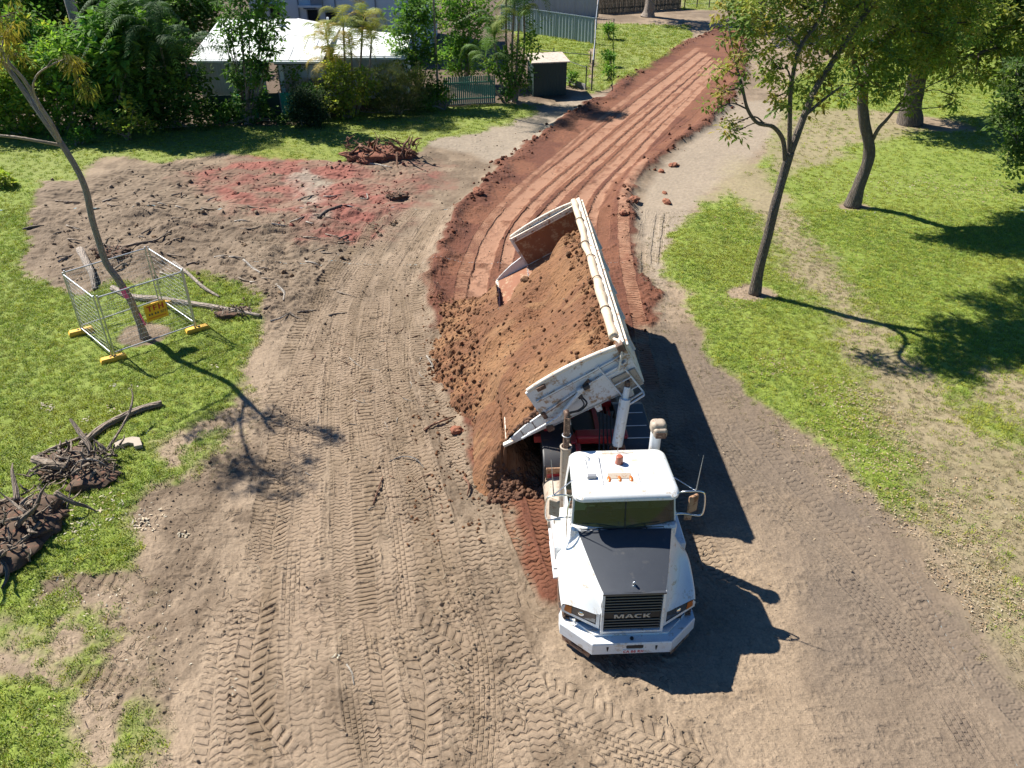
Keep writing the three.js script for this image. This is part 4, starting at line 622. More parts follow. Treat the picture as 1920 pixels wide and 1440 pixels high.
// what has run down under the lowered gate
const spillY = (lx, lz) => { const [x, z] = fromTrailer(lx, lz), ridge = 1.02 - Math.abs(lx + 1.68) * (lx > -1.68 ? .95 : 1.5) + (fbm(x * 3 + 2, z * 3, 3) - .5) * .3; return ridge * (1 - sstep(-.4, .35, lz + (fbm(x * 2, z * 2 + 7, 2) - .5) * .5)) * sstep(-5.5, -2.5, lz); };
function heapY(lx, lz) {   // height above the plane, or -9 where the body's walls cut it away
  const [x, z] = fromTrailer(lx, lz), back = -lz;
  const toe = mix(-1.98, -3.45, sstep(-.2, 5.5, back)) + (fbm(z * .8 + 4, x * .3, 3) - .5) * 1.1;           // where the slope runs out
  let q = lx; if (lx < -1.6) q = mix(-1.6, -3.5, clamp((lx + 1.6) / (toe + 1.6)));
  if (lx < toe) return -.3;
  let y = heapProfile(q); y -= .3 * sstep(2.2, .3, back) * sstep(-.6, -1.5, lx);
  const ridge = fbm(x * .9 + 3, z * .9, 4) - .5;
  const rough = sstep(-1.2, -2.4, lx) + sstep(.1, .6, lx); y += ridge * .42 * sstep(-3.4, -1.5, lx) + (fbm(x * 3.2, z * 3.2 + 8, 3) - .5) * (.08 + .1 * rough) + (n2(x * 9 + 3, z * 9) - .5) * (.02 + .045 * rough) + (.015 + .06 * rough) * sstep(.6, .9, n2(x * 7, z * 7)) + .05 * (n2(x * 1.2 + z * 2.6, z * .8) - .5);
  y -= .38 * sstep(.9, .2, back) * sstep(-1.6, .3, lx) * .6;                                 // a little lower against the front wall
  y -= .35 * Math.exp(-Math.pow((lx + .4) / .5, 2)) * Math.exp(-Math.pow((back - 4.6) / 1.4, 2));   // the hollow where the load broke away
  if (lx > -1.55) {
    y -= 2.6 * sstep(6.7, 8.5, back + (fbm(x * 2, z * 2, 2) - .5) * .9 - lx * .6);
    if (back > 7.95) return -9;
    if (back < .09) return -9;
  } else y *= 1 - sstep(7.0, 9.4, back);
  if (back < .5 && lx < -.6) { const k = sstep(.5, -.2, back); y = mix(y, Math.min(y, 1.68 + (lx + .63) * .557 + .32), k * sstep(-1.7, -1.4, lx)); y *= 1 - sstep(0, .5, -back) * .98; }
  if (lx < -1.5) { y *= mix(1, mix(.3, 1, sstep(-.3, 3, back)), sstep(-1.5, -1.85, lx)); if (back < .09) y = Math.min(y, spillY(lx, lz) - .02); }
  return y;
}
const heapTex = (bump) => dataTex(1024, 1024, (i, j, o) => {
  const x = i / 1024 * 6, z = j / 1024 * 11, a = fbm(x * .8, z * .8, 4), b = n2(x * 6, z * 6), f = n2(x * 22, z * 22), s = fbm(x * .5 + z * 1.8 + 8, z * .6 - x * 1.2, 3);
  if (bump) { o[0] = o[1] = o[2] = clamp(.5 * f + .35 * n2(x * 45, z * 45) + .3 * sstep(.6, .9, n2(x * 13, z * 13))) * 255; return; }
  const A = [.185, .087, .036], B = [.142, .06, .025], C = [.21, .108, .047], k = sstep(.35, .65, a), m = sstep(.52, .68, s), g = 1 + (f - .5) * .3 + (b - .5) * .2;
  for (let c = 0; c < 3; c++) o[c] = toS(mix(mix(A[c], B[c], k), C[c], m * .7) * g);
}, !bump);
M.heap = std({ map: heapTex(false), bumpMap: heapTex(true), bumpScale: .05, roughness: .95 });
{
  const T = thing('soil_heap', 'heap of brown soil sliding out of the tipped trailer onto the ground', 'soil heap', TRAILER_AT, TRUCK_TURN);
  const x0 = -4.6, x1 = .99, z0 = 1.3, z1 = -9.6, st = .034, nx = Math.round((x1 - x0) / st), nz = Math.round((z0 - z1) / st), pos = [], uv = [], out = new Uint8Array((nx + 1) * (nz + 1)), idx = [];
  for (let j = 0; j <= nz; j++) for (let i = 0; i <= nx; i++) {
    const lx = x0 + (x1 - x0) * i / nx, lz = z0 + (z1 - z0) * j / nz; let y = heapY(lx, lz); const [x, z] = fromTrailer(lx, lz);
    if (y <= -8) { out[j * (nx + 1) + i] = 2; y = -.4; } else { const g = groundY(x, z); if (y < .02) { out[j * (nx + 1) + i] = 1; y = g - .06; } else y = y + g * sstep(1, 0, y) - .05; }
    pos.push(lx, y, lz); uv.push((lx - x0) / 6, (z0 - lz) / 11);
  }
  for (let j = 0; j < nz; j++) for (let i = 0; i < nx; i++) { const a = j * (nx + 1) + i, b = a + 1, c = a + nx + 1, d = c + 1, q = [out[a], out[b], out[c], out[d]]; if (q.includes(2) || q.every((v) => v === 1)) continue; idx.push(a, b, c, b, d, c); }
  const g = new THREE.BufferGeometry(); g.setAttribute('position', new THREE.Float32BufferAttribute(pos, 3)); g.setAttribute('uv', new THREE.Float32BufferAttribute(uv, 2)); g.setIndex(idx); g.computeVertexNormals();
  part(T, 'tipped_soil', g, M.heap, false);
}
{
  const pos = [], uv = [], idx = [], nx = 70, nz = 130;
  for (let j = 0; j <= nz; j++) for (let i = 0; i <= nx; i++) { const lx = -2.9 + 2.6 * i / nx, lz = 1.3 - 5 * j / nz, [x, z] = fromTrailer(lx, lz), y = spillY(lx, lz); pos.push(lx, y > 0 ? y + groundY(x, z) - .03 : groundY(x, z) - .08, lz); uv.push((lx + 4.6) / 6, (1.3 - lz) / 11); }
  for (let j = 0; j < nz; j++) for (let i = 0; i < nx; i++) { const a = j * (nx + 1) + i, b = a + 1, c = a + nx + 1, d = c + 1; idx.push(a, b, c, b, d, c); }
  const g = new THREE.BufferGeometry(); g.setAttribute('position', new THREE.Float32BufferAttribute(pos, 3)); g.setAttribute('uv', new THREE.Float32BufferAttribute(uv, 2)); g.setIndex(idx); g.computeVertexNormals();
  part(scene.getObjectByName('soil_heap'), 'spilled_soil', g, M.heap, false);
}
const soilY = (x, z) => { const [lx, lz] = toTrailer(x, z), h = lx > .98 ? -9 : Math.max(heapY(lx, lz), lz > -.09 ? spillY(lx, lz) : -9), g = groundY(x, z); return h > .02 ? h + g * sstep(1, 0, h) - .05 : g; };
// scattered crumbs of earth: nobody could count them
const lumps = [0, 1, 2, 3].map((k) => lump(1, 1.15, .8, 1, 3 + k * 5.7, 1, .38));
function scatter(name, geo, mat, list) {   // list of [x,y,z,scale,color]
  const m = new THREE.InstancedMesh(geo, mat, list.length), q = new THREE.Quaternion(), e = new THREE.Euler(), mm = new THREE.Matrix4();
  list.forEach(([x, y, z, s, c, tilt], i) => { e.set(rr(-1, 1) * (tilt ?? 3), rr(0, 6.28), rr(-1, 1) * (tilt ?? 3)); q.setFromEuler(e); const k = Array.isArray(s) ? V(...s) : V(s, s, s); mm.compose(V(x, y, z), q, k); m.setMatrixAt(i, mm); if (c) m.setColorAt(i, c); });
  m.name = name; m.userData.kind = 'stuff'; return m;
}
{
  srand(555);
  const lists = [[], [], [], []], push = (x, z, s, c) => lists[(rnd() * 4) | 0].push([x, soilY(x, z) + s * .25, z, s, c]);
  const tone1 = (a, b, c, lo, hi) => { const k = rr(lo, hi), w = rr(.93, 1.07); return lin(a * k * w, b * k, c * k / w); }, redC = () => tone1(.118, .041, .019, .65, 1.3), brC = () => tone1(.145, .068, .03, .65, 1.25), tanC = () => tone1(.2, .148, .1, .75, 1.2);
  for (let k = 0; k < 26000; k++) {   // road shoulders
    const x = rr(-6, 19), z = rr(-68, -11), T = z > -31 ? NEAR : FAR, d = roadD(T, x, z); if (d < -.5 || d > 1.4) continue;
    if (rnd() > Math.exp(-Math.pow((d - .15) / .5, 2)) * sstep(.3, .75, fbm(x * .8 + 2, z * .8, 3)) * .8) continue;
    const near = z > -31; push(x, z, (near ? .012 : .022) * (1 + 3.2 * Math.pow(rnd(), 2.2)) * (rnd() < .03 ? 1.9 : 1), redC());
  }
  for (let k = 0; k < 8000; k++) { const [x, z] = fromTrailer(rr(-3.9, .9), rr(.9, -9.2)), [lx, lz] = toTrailer(x, z), y = heapY(lx, lz); if (y < -.05) continue; if (rnd() > (lx > .3 ? .7 : lx < -2.1 ? .5 : .1)) continue; push(x, z, (.01 + .05 * Math.pow(rnd(), 2.5)) * (rnd() < .05 ? 2 : 1), brC()); }
  for (let k = 0; k < 420; k++) { const [x, z] = fromTrailer(rr(-3.9, -1.2), rr(1.8, -9)), s = rr(.012, .04); push(x, z, s, brC()); }
  for (let k = 0; k < 520; k++) { const [x, z] = fromTrailer(rr(-2, -.7), rr(-.2, .6)); push(x, z, rr(.02, .06), lin(.12, .06, .035)); }
  for (let k = 0; k < 16000; k++) { const x = rr(-17, 3), z = rr(-41, -7.5), T = z > -31 ? NEAR : FAR; if (grassAt(T, x, z) > .3) continue; const dg = sstep(-.5, .5, T.z('dug', x, z)); if (rnd() > .12 + dg * .16) continue; const pk = sstep(-.3, .5, T.z('pink', x, z)); push(x, z, rr(.008, .024) * (1 + dg * .8) * (rnd() < .05 ? 2 : 1), pk > rnd() ? lin(.24, .085, .06) : tanC()); }
  for (let k = 0; k < 9000; k++) { const x = rr(-9, 4), z = rr(-26, -7.2); if (grassAt(NEAR, x, z) > .3 || roadD(NEAR, x, z) > -.1) continue; if (rnd() > sstep(.5, .66, fbm(x * 1.3 + 61, z * .8 + 13, 4)) * .8) continue; push(x, z, rr(.008, .026) * (rnd() < .06 ? 1.8 : 1), tone1(.17, .125, .08, .7, 1.3)); }
  for (let k = 0; k < 450; k++) { const x = rr(-22, -1), z = rr(-41, -22), T = z > -31 ? NEAR : FAR, dg = T.z('dug', x, z); if (dg < -.4 || rnd() > sstep(.42, .62, fbm(x * .9 + 12, z * .9, 3))) continue; const pk = sstep(-.3, .8, T.z('pink', x, z)); push(x, z, rr(.03, .09), pk * .7 > rnd() ? tone1(.19, .07, .05, .6, 1.2) : tone1(.195, .135, .083, .75, 1.2)); }
  const cm = std({ color: 0xffffff, roughness: 1 });
  const root = new THREE.Group(); root.name = 'soil_crumbs'; root.userData.kind = 'stuff'; scene.add(root);
  lists.forEach((l, i) => root.add(scatter('earth_crumb', lumps[i], cm, l)));
}
{ // torn fibres and rootlets mixed into the churned earth
  srand(321); const fib = [0, 1, 2].map((k) => limb([V(-.09, 0, rr(-.02, .02)), V(-.03, .018, rr(-.03, .03)), V(.03, .01, rr(-.03, .03)), V(.1, .0, rr(-.03, .03))], [.0045, .005, .0045, .002], 4, 0, 3, false)), L = [[], [], []];
  for (let k = 0; k < 9000; k++) { const x = rr(-9.5, 3), z = rr(-30, -7.2), T = NEAR; if (grassAt(T, x, z) > .3 || roadD(T, x, z) > -.15) continue; const m = sstep(.45, .7, fbm(x * .8 + 33, z * .8, 3)); if (rnd() > .12 + m * .6) continue; L[k % 3].push([x, groundY(x, z) + rr(.004, .02), z, [rr(.5, 1.6), rr(.7, 1.3), rr(.7, 1.6)], rnd() < .55 ? colr([.3, .23, .15], .2) : lin(.1, .065, .04), .25]); }
  const root = new THREE.Group(); root.name = 'torn_rootlets'; root.userData.kind = 'stuff'; scene.add(root); const fm = std({ color: 0xffffff, roughness: .9 }); L.forEach((l, i) => root.add(scatter('rootlet', fib[i], fm, l)));
}
console.log('heap built');

// ------------------------------------------------------------------ leaves
function spray(n, len, wid, rad, droop, k, fold = .25) {   // a tuft of separate leaves round a twig end
  srand(k); const pos = [], nor = [];
  for (let i = 0; i < n; i++) {
    const a = rr(0, 6.283), e = rr(-.6, 1), d = V(Math.cos(a) * Math.cos(e), Math.sin(e), Math.sin(a) * Math.cos(e)), o = d.clone().multiplyScalar(rr(.1, 1) * rad), L = len * rr(.7, 1.25), w = wid * rr(.75, 1.2);
    const t = d.clone().add(V(rr(-.5, .5), -droop + rr(-.3, .3), rr(-.5, .5))).normalize(), s = t.clone().cross(V(rr(-.4, .4), 1, rr(-.4, .4))).normalize(), u = s.clone().cross(t).normalize();
    const b = o, tip = o.clone().add(t.clone().multiplyScalar(L)), m = o.clone().add(t.clone().multiplyScalar(L * .45)), l = m.clone().add(s.clone().multiplyScalar(w)).add(u.clone().multiplyScalar(w * fold)), r = m.clone().sub(s.clone().multiplyScalar(w)).add(u.clone().multiplyScalar(w * fold));
    for (const p of [b, l, tip, b, tip, r]) pos.push(p.x, p.y, p.z);
  }
  const g = new THREE.BufferGeometry(); g.setAttribute('position', new THREE.Float32BufferAttribute(pos, 3)); g.computeVertexNormals(); return g;
}
const SPRAY = { gum: [1, 2].map((k) => spray(20, .15, .038, .26, .55, k)), broad: [3, 4].map((k) => spray(15, .2, .055, .26, .25, k)), big: [5].map((k) => spray(9, .42, .13, .3, .2, k)), fine: [6, 7].map((k) => spray(30, .08, .02, .2, .1, k)), hang: [8].map((k) => spray(22, .2, .016, .26, 1.6, k)), wisp: [9].map((k) => spray(26, .2, .012, .2, -.2, k)), umbrella: [10].map((k) => spray(12, .26, .06, .12, .45, k)) };
const leafMat = (rough = .5, tr = .3) => phys({ color: 0xffffff, roughness: rough, transmission: tr, specularIntensity: .3, side: THREE.DoubleSide });
const LEAF = { gloss: leafMat(.78, .58), soft: leafMat(.9, .6) };
function foliage(parent, name, type, mat, blobs, colour, per, opt = {}) {   // blobs: [centre Vector3, radius, flatten]
  const lists = SPRAY[type].map(() => []);
  for (const [c, r, fl = .8] of blobs) {
    const n = Math.max(3, Math.round(per * r * r * (opt.shell ? 1 : r + .35)));
    for (let i = 0; i < n; i++) { const a = rr(0, 6.283), e = Math.acos(rr(-1, 1)), q = Math.pow(rnd(), opt.shell ? .25 : .42) * r * (1 + (rnd() < .12 ? rr(0, .35) : 0)), p = V(c.x + Math.sin(e) * Math.cos(a) * q, c.y + Math.cos(e) * q * fl, c.z + Math.sin(e) * Math.sin(a) * q); if (p.y < .05) continue; const cl = Array.isArray(colour[0]) ? colour[(rnd() * colour.length) | 0] : colour; lists[(rnd() * lists.length) | 0].push([p.x, p.y, p.z, rr(.75, 1.3) * (opt.scale ?? 1), colr(cl), opt.tilt ?? .5]); }
  }
  const root = new THREE.Group(); root.name = name; parent.add(root);
  lists.forEach((l, i) => { if (l.length) { const m = scatter('leaf_cluster', SPRAY[type][i], mat, l); root.add(m); } });
  root.userData.kind = 'stuff'; return root;
}
const bark = (a, b, c, k = .25) => std({ map: skinTex(256, .9, a, b, c, k), bumpMap: barkBump, bumpScale: .05, roughness: .92 });
const barkBump = dataTex(256, 256, (x, y, o) => { const v = Math.abs(Math.sin(x / 256 * Math.PI * 14 + 3 * n2(x / 20, y / 60))) * .6 + n2(x / 3, y / 14) * .4; o[0] = o[1] = o[2] = v * 255; }, false);
M.barkDark = bark([.17, .135, .105], [.10, .08, .064], [.24, .2, .165]);
M.barkGrey = bark([.36, .30, .245], [.27, .22, .18], [.42, .37, .31]);
M.barkPale = bark([.42, .38, .33], [.33, .29, .24], [.2, .16, .13]);
M.deadwood = bark([.27, .215, .165], [.17, .13, .095], [.36, .31, .25]);
M.rootRed = bark([.24, .12, .07], [.16, .075, .045], [.33, .22, .15]);
const path = (l) => l.map(([px, py, z]) => at(px, py, z));
const radAt = (p, rpx) => { const dep = -p.z * Math.cos(PITCH) + (CAM_H - p.y) * Math.sin(PITCH); return rpx * dep / FOCAL; };
const blobsAt = (l, zdef) => l.map(([px, py, r, z, fl]) => { const c = at(px, py, z ?? zdef); return [c, radAt(c, r), fl ?? .85]; });
// a tree: trunk and limbs along read-off paths, twigs out to each clump of leaves
function tree(name, label, base, trunkPts, trunkR, limbs, blobs, type, colour, per, mat, barkMat, group, leafOpt = {}) {
  const T = thing(name, label, 'tree', [base.x, base.y, base.z], 0, group), loc = (p) => p.clone().sub(base), nodes = [];
  const add = (nm, pts, r, seg) => { const m = part(T, nm, limb(pts.map(loc), r, seg, .14, 5), barkMat, false); for (let i = 0; i < pts.length; i++) nodes.push([pts[i], r[i]]); for (let i = 0; i < pts.length - 1; i++) nodes.push([pts[i].clone().lerp(pts[i + 1], .5), (r[i] + r[i + 1]) / 2]); return m; };
  add('trunk', trunkPts, trunkR, 14);
  for (const [pts, r] of limbs) add('limb', pts, r, 9);
  const tw = [];
  const high = nodes.filter(([p]) => p.y > base.y + 1.2);
  for (const [c, r] of blobs) {
    let best = high[0], bd = 1e9; for (const n of high) { const d = n[0].distanceTo(c) + (n[0].y > c.y ? .8 : 0); if (d < bd) { bd = d; best = n; } }
    const a = best[0], m = a.clone().lerp(c, .5).add(V(rr(-.2, .2), rr(.0, .3), rr(-.2, .2))), r0 = Math.min(best[1] * .55, .045);
    tw.push(limb([a, m, c].map(loc), [r0, r0 * .7, r0 * .35], 6, 0, 4, false));
    for (let k = 0; k < 5; k++) { const e = c.clone().add(V(rr(-1, 1), rr(-.5, .9), rr(-1, 1)).multiplyScalar(r * .8)); tw.push(limb([m.clone().lerp(c, rr(.2, 1)), c.clone().lerp(e, .5).add(V(0, .06, 0)), e].map(loc), [r0 * .45, r0 * .3, .004], 5, 0, 3, false)); }
  }
  if (tw.length) part(T, 'twig', tw, barkMat, false).userData.kind = 'stuff';
  foliage(T, 'crown', type, mat, blobs.map(([c, r, f]) => [loc(c), r, f]), colour, per, leafOpt);
  return T;
}
const GB = (px, py) => { const [x, z] = G(px, py); return V(x, groundY(x, z) - .05, z); };
srand(2024);
{ // near right gum
  const b = GB(1415, 550), z = b.z;
  tree('gum_tree', 'slender dark-barked gum tree forking high, standing in a bare ring nearest the truck', b,
    [b, at(1422, 510, z), at(1440, 440, z), at(1456, 375, z), at(1474, 310, z), at(1482, 285, z)], [.2, .165, .145, .135, .13, .125],
    [[[at(1482, 285, z), at(1505, 225, z - .2), at(1525, 175, z - .4), at(1565, 110, z - .8), at(1605, 50, z - 1.2), at(1640, 0, z - 1.5), at(1660, -70, z - 2)], [.12, .1, .09, .08, .07, .06, .04]],
      [[at(1480, 290, z), at(1481, 230, z + .1), at(1484, 160, z + .2), at(1500, 90, z), at(1540, 30, z - .4), at(1555, -40, z - .6)], [.075, .065, .06, .055, .05, .035]],
      [[at(1472, 300, z), at(1468, 262, z + .2), at(1450, 238, z + .5), at(1420, 230, z + .9), at(1402, 205, z + 1.1), at(1392, 165, z + 1.2), at(1380, 120, z + 1.0)], [.07, .065, .06, .05, .045, .04, .025]],
      [[at(1508, 218, z - .2), at(1540, 190, z - .6), at(1580, 160, z - 1.2)], [.05, .045, .03]]],
    blobsAt([[1395, 40, 50, z + .6], [1450, 40, 55, z], [1415, 95, 45, z + .8], [1385, 130, 34, z + 1], [1455, 130, 45, z + .3], [1490, 170, 38, z], [1545, 150, 42, z - .8], [1530, 90, 50, z - .5], [1565, 60, 55, z - 1], [1510, 25, 55, z - .6], [1352, 175, 26, z + 1.2], [1345, 205, 22, z + 1.2], [1372, 235, 24, z + 1.1], [1375, 250, 16, z + 1.1], [1345, 130, 26, z + 1], [1450, 185, 30, z + .4], [1520, 200, 24, z - .5], [1600, 20, 60, z - 1.6], [1430, -40, 75, z - 1], [1530, -60, 85, z - 2], [1630, -60, 85, z - 2.6], [1480, -130, 80, z - 2], [1590, -150, 80, z - 3], [1420, 10, 45, z - 2], [1500, -20, 60, z - 3.4], [1600, -30, 60, z - 4.2], [1560, -100, 60, z - 4.6], [1360, 60, 30, z + .3], [1365, 10, 35, z]], z),
    'gum', [[.24, .32, .05], [.32, .37, .05], [.18, .27, .045], [.36, .32, .06]], 48, LEAF.gloss, M.barkDark, 'gum trees on the lawn');
}
{
  const b = GB(1598, 385), z = b.z;
  tree('gum_tree', 'stout curved gum tree on the lawn beyond the slender gum', b,
    [b, at(1608, 355, z), at(1625, 310, z), at(1630, 280, z), at(1622, 235, z), at(1617, 190, z), at(1622, 150, z)], [.36, .25, .22, .21, .2, .19, .16],
    [[[at(1622, 150, z), at(1640, 100, z - .5), at(1680, 40, z - 1), at(1700, -40, z - 1.5), at(1720, -120, z - 2)], [.18, .15, .12, .09, .05]],
      [[at(1630, 275, z), at(1648, 240, z + .3), at(1662, 225, z + .5), at(1690, 190, z + .8)], [.08, .07, .06, .04]],
      [[at(1618, 170, z), at(1600, 110, z + .5), at(1590, 50, z + .8), at(1570, -30, z + 1)], [.12, .1, .08, .05]]],
    blobsAt([[1620, 110, 55, z + .8], [1680, 110, 55, z + .5], [1650, 165, 40, z + 1], [1600, 165, 32, z + 1.2], [1575, 185, 20, z + 1.3], [1690, 165, 34, z + .8], [1730, 120, 50, z], [1770, 70, 60, z - .5], [1800, 140, 36, z], [1790, 180, 20, z + .2], [1785, 200, 14, z + .2], [1720, 50, 65, z - 1], [1650, 40, 65, z], [1590, 60, 50, z + .5], [1660, -30, 80, z - 1], [1740, -40, 85, z - 2], [1600, -30, 70, z], [1690, -120, 90, z - 2], [1600, -110, 70, z - .5], [1790, -10, 70, z - 2.5], [1690, 200, 24, z + 1], [1820, 40, 45, z - 2]], z),
    'gum', [[.24, .34, .046], [.32, .4, .046], [.18, .28, .04], [.38, .36, .055]], 30, LEAF.gloss, M.barkDark, 'gum trees on the lawn', { scale: 1.15 });
}
{
  const b = GB(1705, 232), z = b.z;
  tree('gum_tree', 'thick-trunked shady tree at the back of the lawn behind the two gums', b,
    [b, at(1708, 205, z), at(1715, 170, z), at(1722, 140, z), at(1735, 95, z), at(1745, 50, z)], [.66, .52, .46, .43, .38, .3],
    [[[at(1722, 140, z), at(1770, 80, z - 1), at(1830, 20, z - 2), at(1870, -60, z - 3)], [.3, .24, .18, .1]], [[at(1735, 95, z), at(1700, 40, z + 1), at(1660, -20, z + 1)], [.25, .2, .1]], [[at(1728, 120, z), at(1800, 110, z + 1.5), at(1870, 90, z + 2)], [.2, .15, .08]]],
    blobsAt([[1740, 95, 55, z + 1], [1790, 110, 45, z + 1.5], [1850, 60, 80, z + 1], [1905, 110, 55, z + 2], [1700, 50, 65, z + .5], [1760, 20, 85, z - 1], [1860, -10, 95, z - 2], [1650, 10, 70, z], [1880, 150, 30, z + 2], [1690, 120, 34, z + 1], [1960, 60, 90, z], [1720, -80, 110, z - 2], [1830, -100, 120, z - 3], [1940, -60, 110, z - 2], [1830, 140, 26, z + 2], [1980, 140, 50, z + 1], [1930, 40, 70, z - 3]], z),
    'gum', [[.19, .29, .04], [.26, .34, .042], [.32, .35, .05]], 12, LEAF.soft, M.barkDark, 'gum trees on the lawn', { scale: 1.7 });
}
{
  const b = GB(2020, 330), z = b.z;
  tree('leafy_tree', 'light green leafy tree hanging into view at the right-hand edge of the lawn', b,
    [b, at(2015, 280, z), at(2005, 200, z), at(1990, 120, z)], [.3, .25, .22, .18],
    [[[at(2010, 230, z), at(1960, 200, z + .6), at(1915, 190, z + 1)], [.12, .09, .05]], [[at(2012, 260, z), at(1960, 270, z + .8), at(1910, 275, z + 1.2)], [.1, .07, .04]], [[at(2000, 160, z), at(1950, 140, z), at(1905, 140, z)], [.12, .08, .05]]],
    blobsAt([[1905, 140, 38, z], [1900, 195, 38, z + 1], [1885, 220, 26, z + 1], [1905, 275, 40, z + 1.2], [1890, 310, 20, z + 1.2], [1940, 170, 50, z + .4], [1960, 240, 55, z + .8], [1990, 150, 70, z], [2010, 220, 70, z], [2030, 130, 80, z], [1925, 305, 30, z + 1.2], [1870, 235, 12, z + 1]], z),
    'broad', [[.09, .17, .022], [.12, .2, .028], [.065, .125, .02]], 34, LEAF.soft, M.barkGrey, undefined, { scale: 1.1 });
}
{ // the slim tree inside the safety fence
  const b = GB(272, 634), z = b.z;
  const tr = tree('slim_gum_tree', 'slim leaning grey gum tree growing inside the wire safety fence', b,
    [b, at(262, 605, z), at(243, 560, z), at(222, 525, z), at(200, 495, z), at(186, 455, z), at(172, 410, z), at(162, 360, z), at(148, 325, z), at(128, 290, z), at(112, 265, z)], [.14, .105, .1, .095, .09, .088, .084, .08, .078, .075, .07],
    [[[at(112, 265, z), at(85, 228, z), at(55, 185, z - .2), at(20, 135, z - .4), at(-25, 80, z - .6), at(-60, 20, z - .8)], [.08, .07, .065, .06, .05, .04]],
      [[at(114, 268, z), at(98, 235, z + .2), at(72, 195, z + .3), at(45, 150, z + .4), at(15, 115, z + .5), at(-10, 70, z + .5)], [.06, .055, .05, .045, .04, .03]],
      [[at(75, 205, z + .3), at(62, 165, z + .5), at(70, 140, z + .6), at(100, 120, z + .8), at(125, 110, z + 1)], [.03, .026, .024, .02, .014]],
      [[at(112, 272, z), at(75, 265, z + .3), at(35, 258, z + .5), at(0, 254, z + .7), at(-60, 245, z + 1)], [.045, .04, .036, .03, .02]],
      [[at(-20, 90, z - .5), V(-12.4, 7.6, -20.4), V(-12.2, 8.3, -19.3), V(-11.6, 8.9, -18.8)], [.045, .04, .03, .02]]],
    blobsAt([[10, 70, 26, z], [25, 30, 30, z], [35, 105, 14, z], [0, 115, 24, z], [140, 128, 12, z + 1], [130, 115, 10, z + 1], [165, 172, 9, z + 1], [150, 155, 9, z + 1], [-30, 40, 30, z]], z).concat([[V(-12.1, 8.2, -18.8), .75, .8], [V(-11.2, 8.5, -18.4), .5, .8], [V(-12.9, 9, -19.2), .8, .8], [V(-11.3, 8.8, -19.6), .55, .8], [V(-13.4, 8, -20.5), .8, .8], [V(-12.4, 9.8, -19.6), .6, .8]]),
    'hang', [[.22, .20, .02], [.16, .17, .02], [.28, .24, .03]], 26, LEAF.soft, M.barkGrey);
  const pink = std({ color: lin(.62, .08, .22), roughness: .8 });
  part(tr, 'pink_paint_band', limb([at(230, 538, z), at(241, 557, z)].map((p) => p.sub(b)), [.104, .106], 14, .1, 4, false), pink);
  part(tr, 'pink_paint_streak', limb([at(257, 585, z), at(268, 607, z)].map((p) => p.sub(b).add(V(.09, 0, .07))), [.03, .03], 8, .2), pink);
}
{ // big tree far up by the paling fence
  const b = GB(1215, 31), z = b.z;
  const c = (x, y, dz, r) => [V(b.x + x, y, z + dz), r, .8];
  tree('shade_tree', 'broad tree beside the far paling fence whose trunk base and roots show', b, [b, V(b.x + .05, .35, z), V(b.x + .1, 1.2, z), V(b.x, 3.4, z), V(b.x + .3, 6, z)], [.62, .46, .4, .38, .3],
    [[[V(b.x, 3.4, z), V(b.x + 2, 5.5, z + 1), V(b.x + 4.5, 7, z + 2)], [.25, .2, .1]], [[V(b.x, 3.4, z), V(b.x - 2, 5.5, z), V(b.x - 4, 7, z - 1)], [.25, .2, .1]]],
    [c(0, 7.5, 0, 2.4), c(3, 7.5, 1.5, 2.2), c(-3, 7.5, 0, 2.2), c(5, 7.8, 2, 1.8), c(1, 9.3, -1, 2.2), c(-1.5, 6.8, 2, 1.6), c(2, 6.5, 3, 1.5), c(4, 9, 0, 2)], 'gum', [[.05, .08, .02], [.075, .10, .022]], 4.5, LEAF.soft, M.barkGrey, undefined, { scale: 2 });
  const b2 = GB(1420, 62), z2 = b2.z, d = (x, y, dz, r) => [V(b2.x + x, y, z2 + dz), r, .8];
  tree('shade_tree', 'tall tree at the far end of the haul road behind the gum leaves', b2, [b2, V(b2.x, 2, z2), V(b2.x + .2, 5, z2)], [.5, .38, .3], [], [d(0, 6, 0, 2.4), d(-2.2, 6.2, 0, 1.8), d(2, 6.2, 1, 2), d(0, 8, -1, 2), d(-2.5, 5.6, 2, 1.4), d(3.5, 5.5, 0, 1.6)], 'gum', [[.05, .08, .02], [.07, .095, .02]], 5, LEAF.soft, M.barkDark, undefined, { scale: 2 });
}
console.log('trees built');

// ------------------------------------------------------------------ grass blades and fallen leaves
function tuft(n, len, wid, spread, k) {
  srand(k); const pos = [];
  for (let i = 0; i < n; i++) { const a = rr(0, 6.283), r = Math.sqrt(rnd()) * spread, b = V(Math.cos(a) * r, -.015, Math.sin(a) * r), L = len * rr(.6, 1.25), l = rr(.2, 1.0), d = rr(0, 6.283), t = b.clone().add(V(Math.cos(d) * l * L, L * (1 - l * .35), Math.sin(d) * l * L)), m = b.clone().lerp(t, .5).add(V(0, L * .12, 0)), w = wid * rr(.7, 1.2), s = V(-Math.sin(d), 0, Math.cos(d)).multiplyScalar(w); for (const p of [b.clone().add(s), b.clone().sub(s), m.clone().add(s), b.clone().sub(s), m.clone().sub(s), m.clone().add(s), m.clone().add(s), m.clone().sub(s), t]) pos.push(p.x, p.y, p.z); }
  const g = new THREE.BufferGeometry(); g.setAttribute('position', new THREE.Float32BufferAttribute(pos, 3)); g.computeVertexNormals(); return g;
}
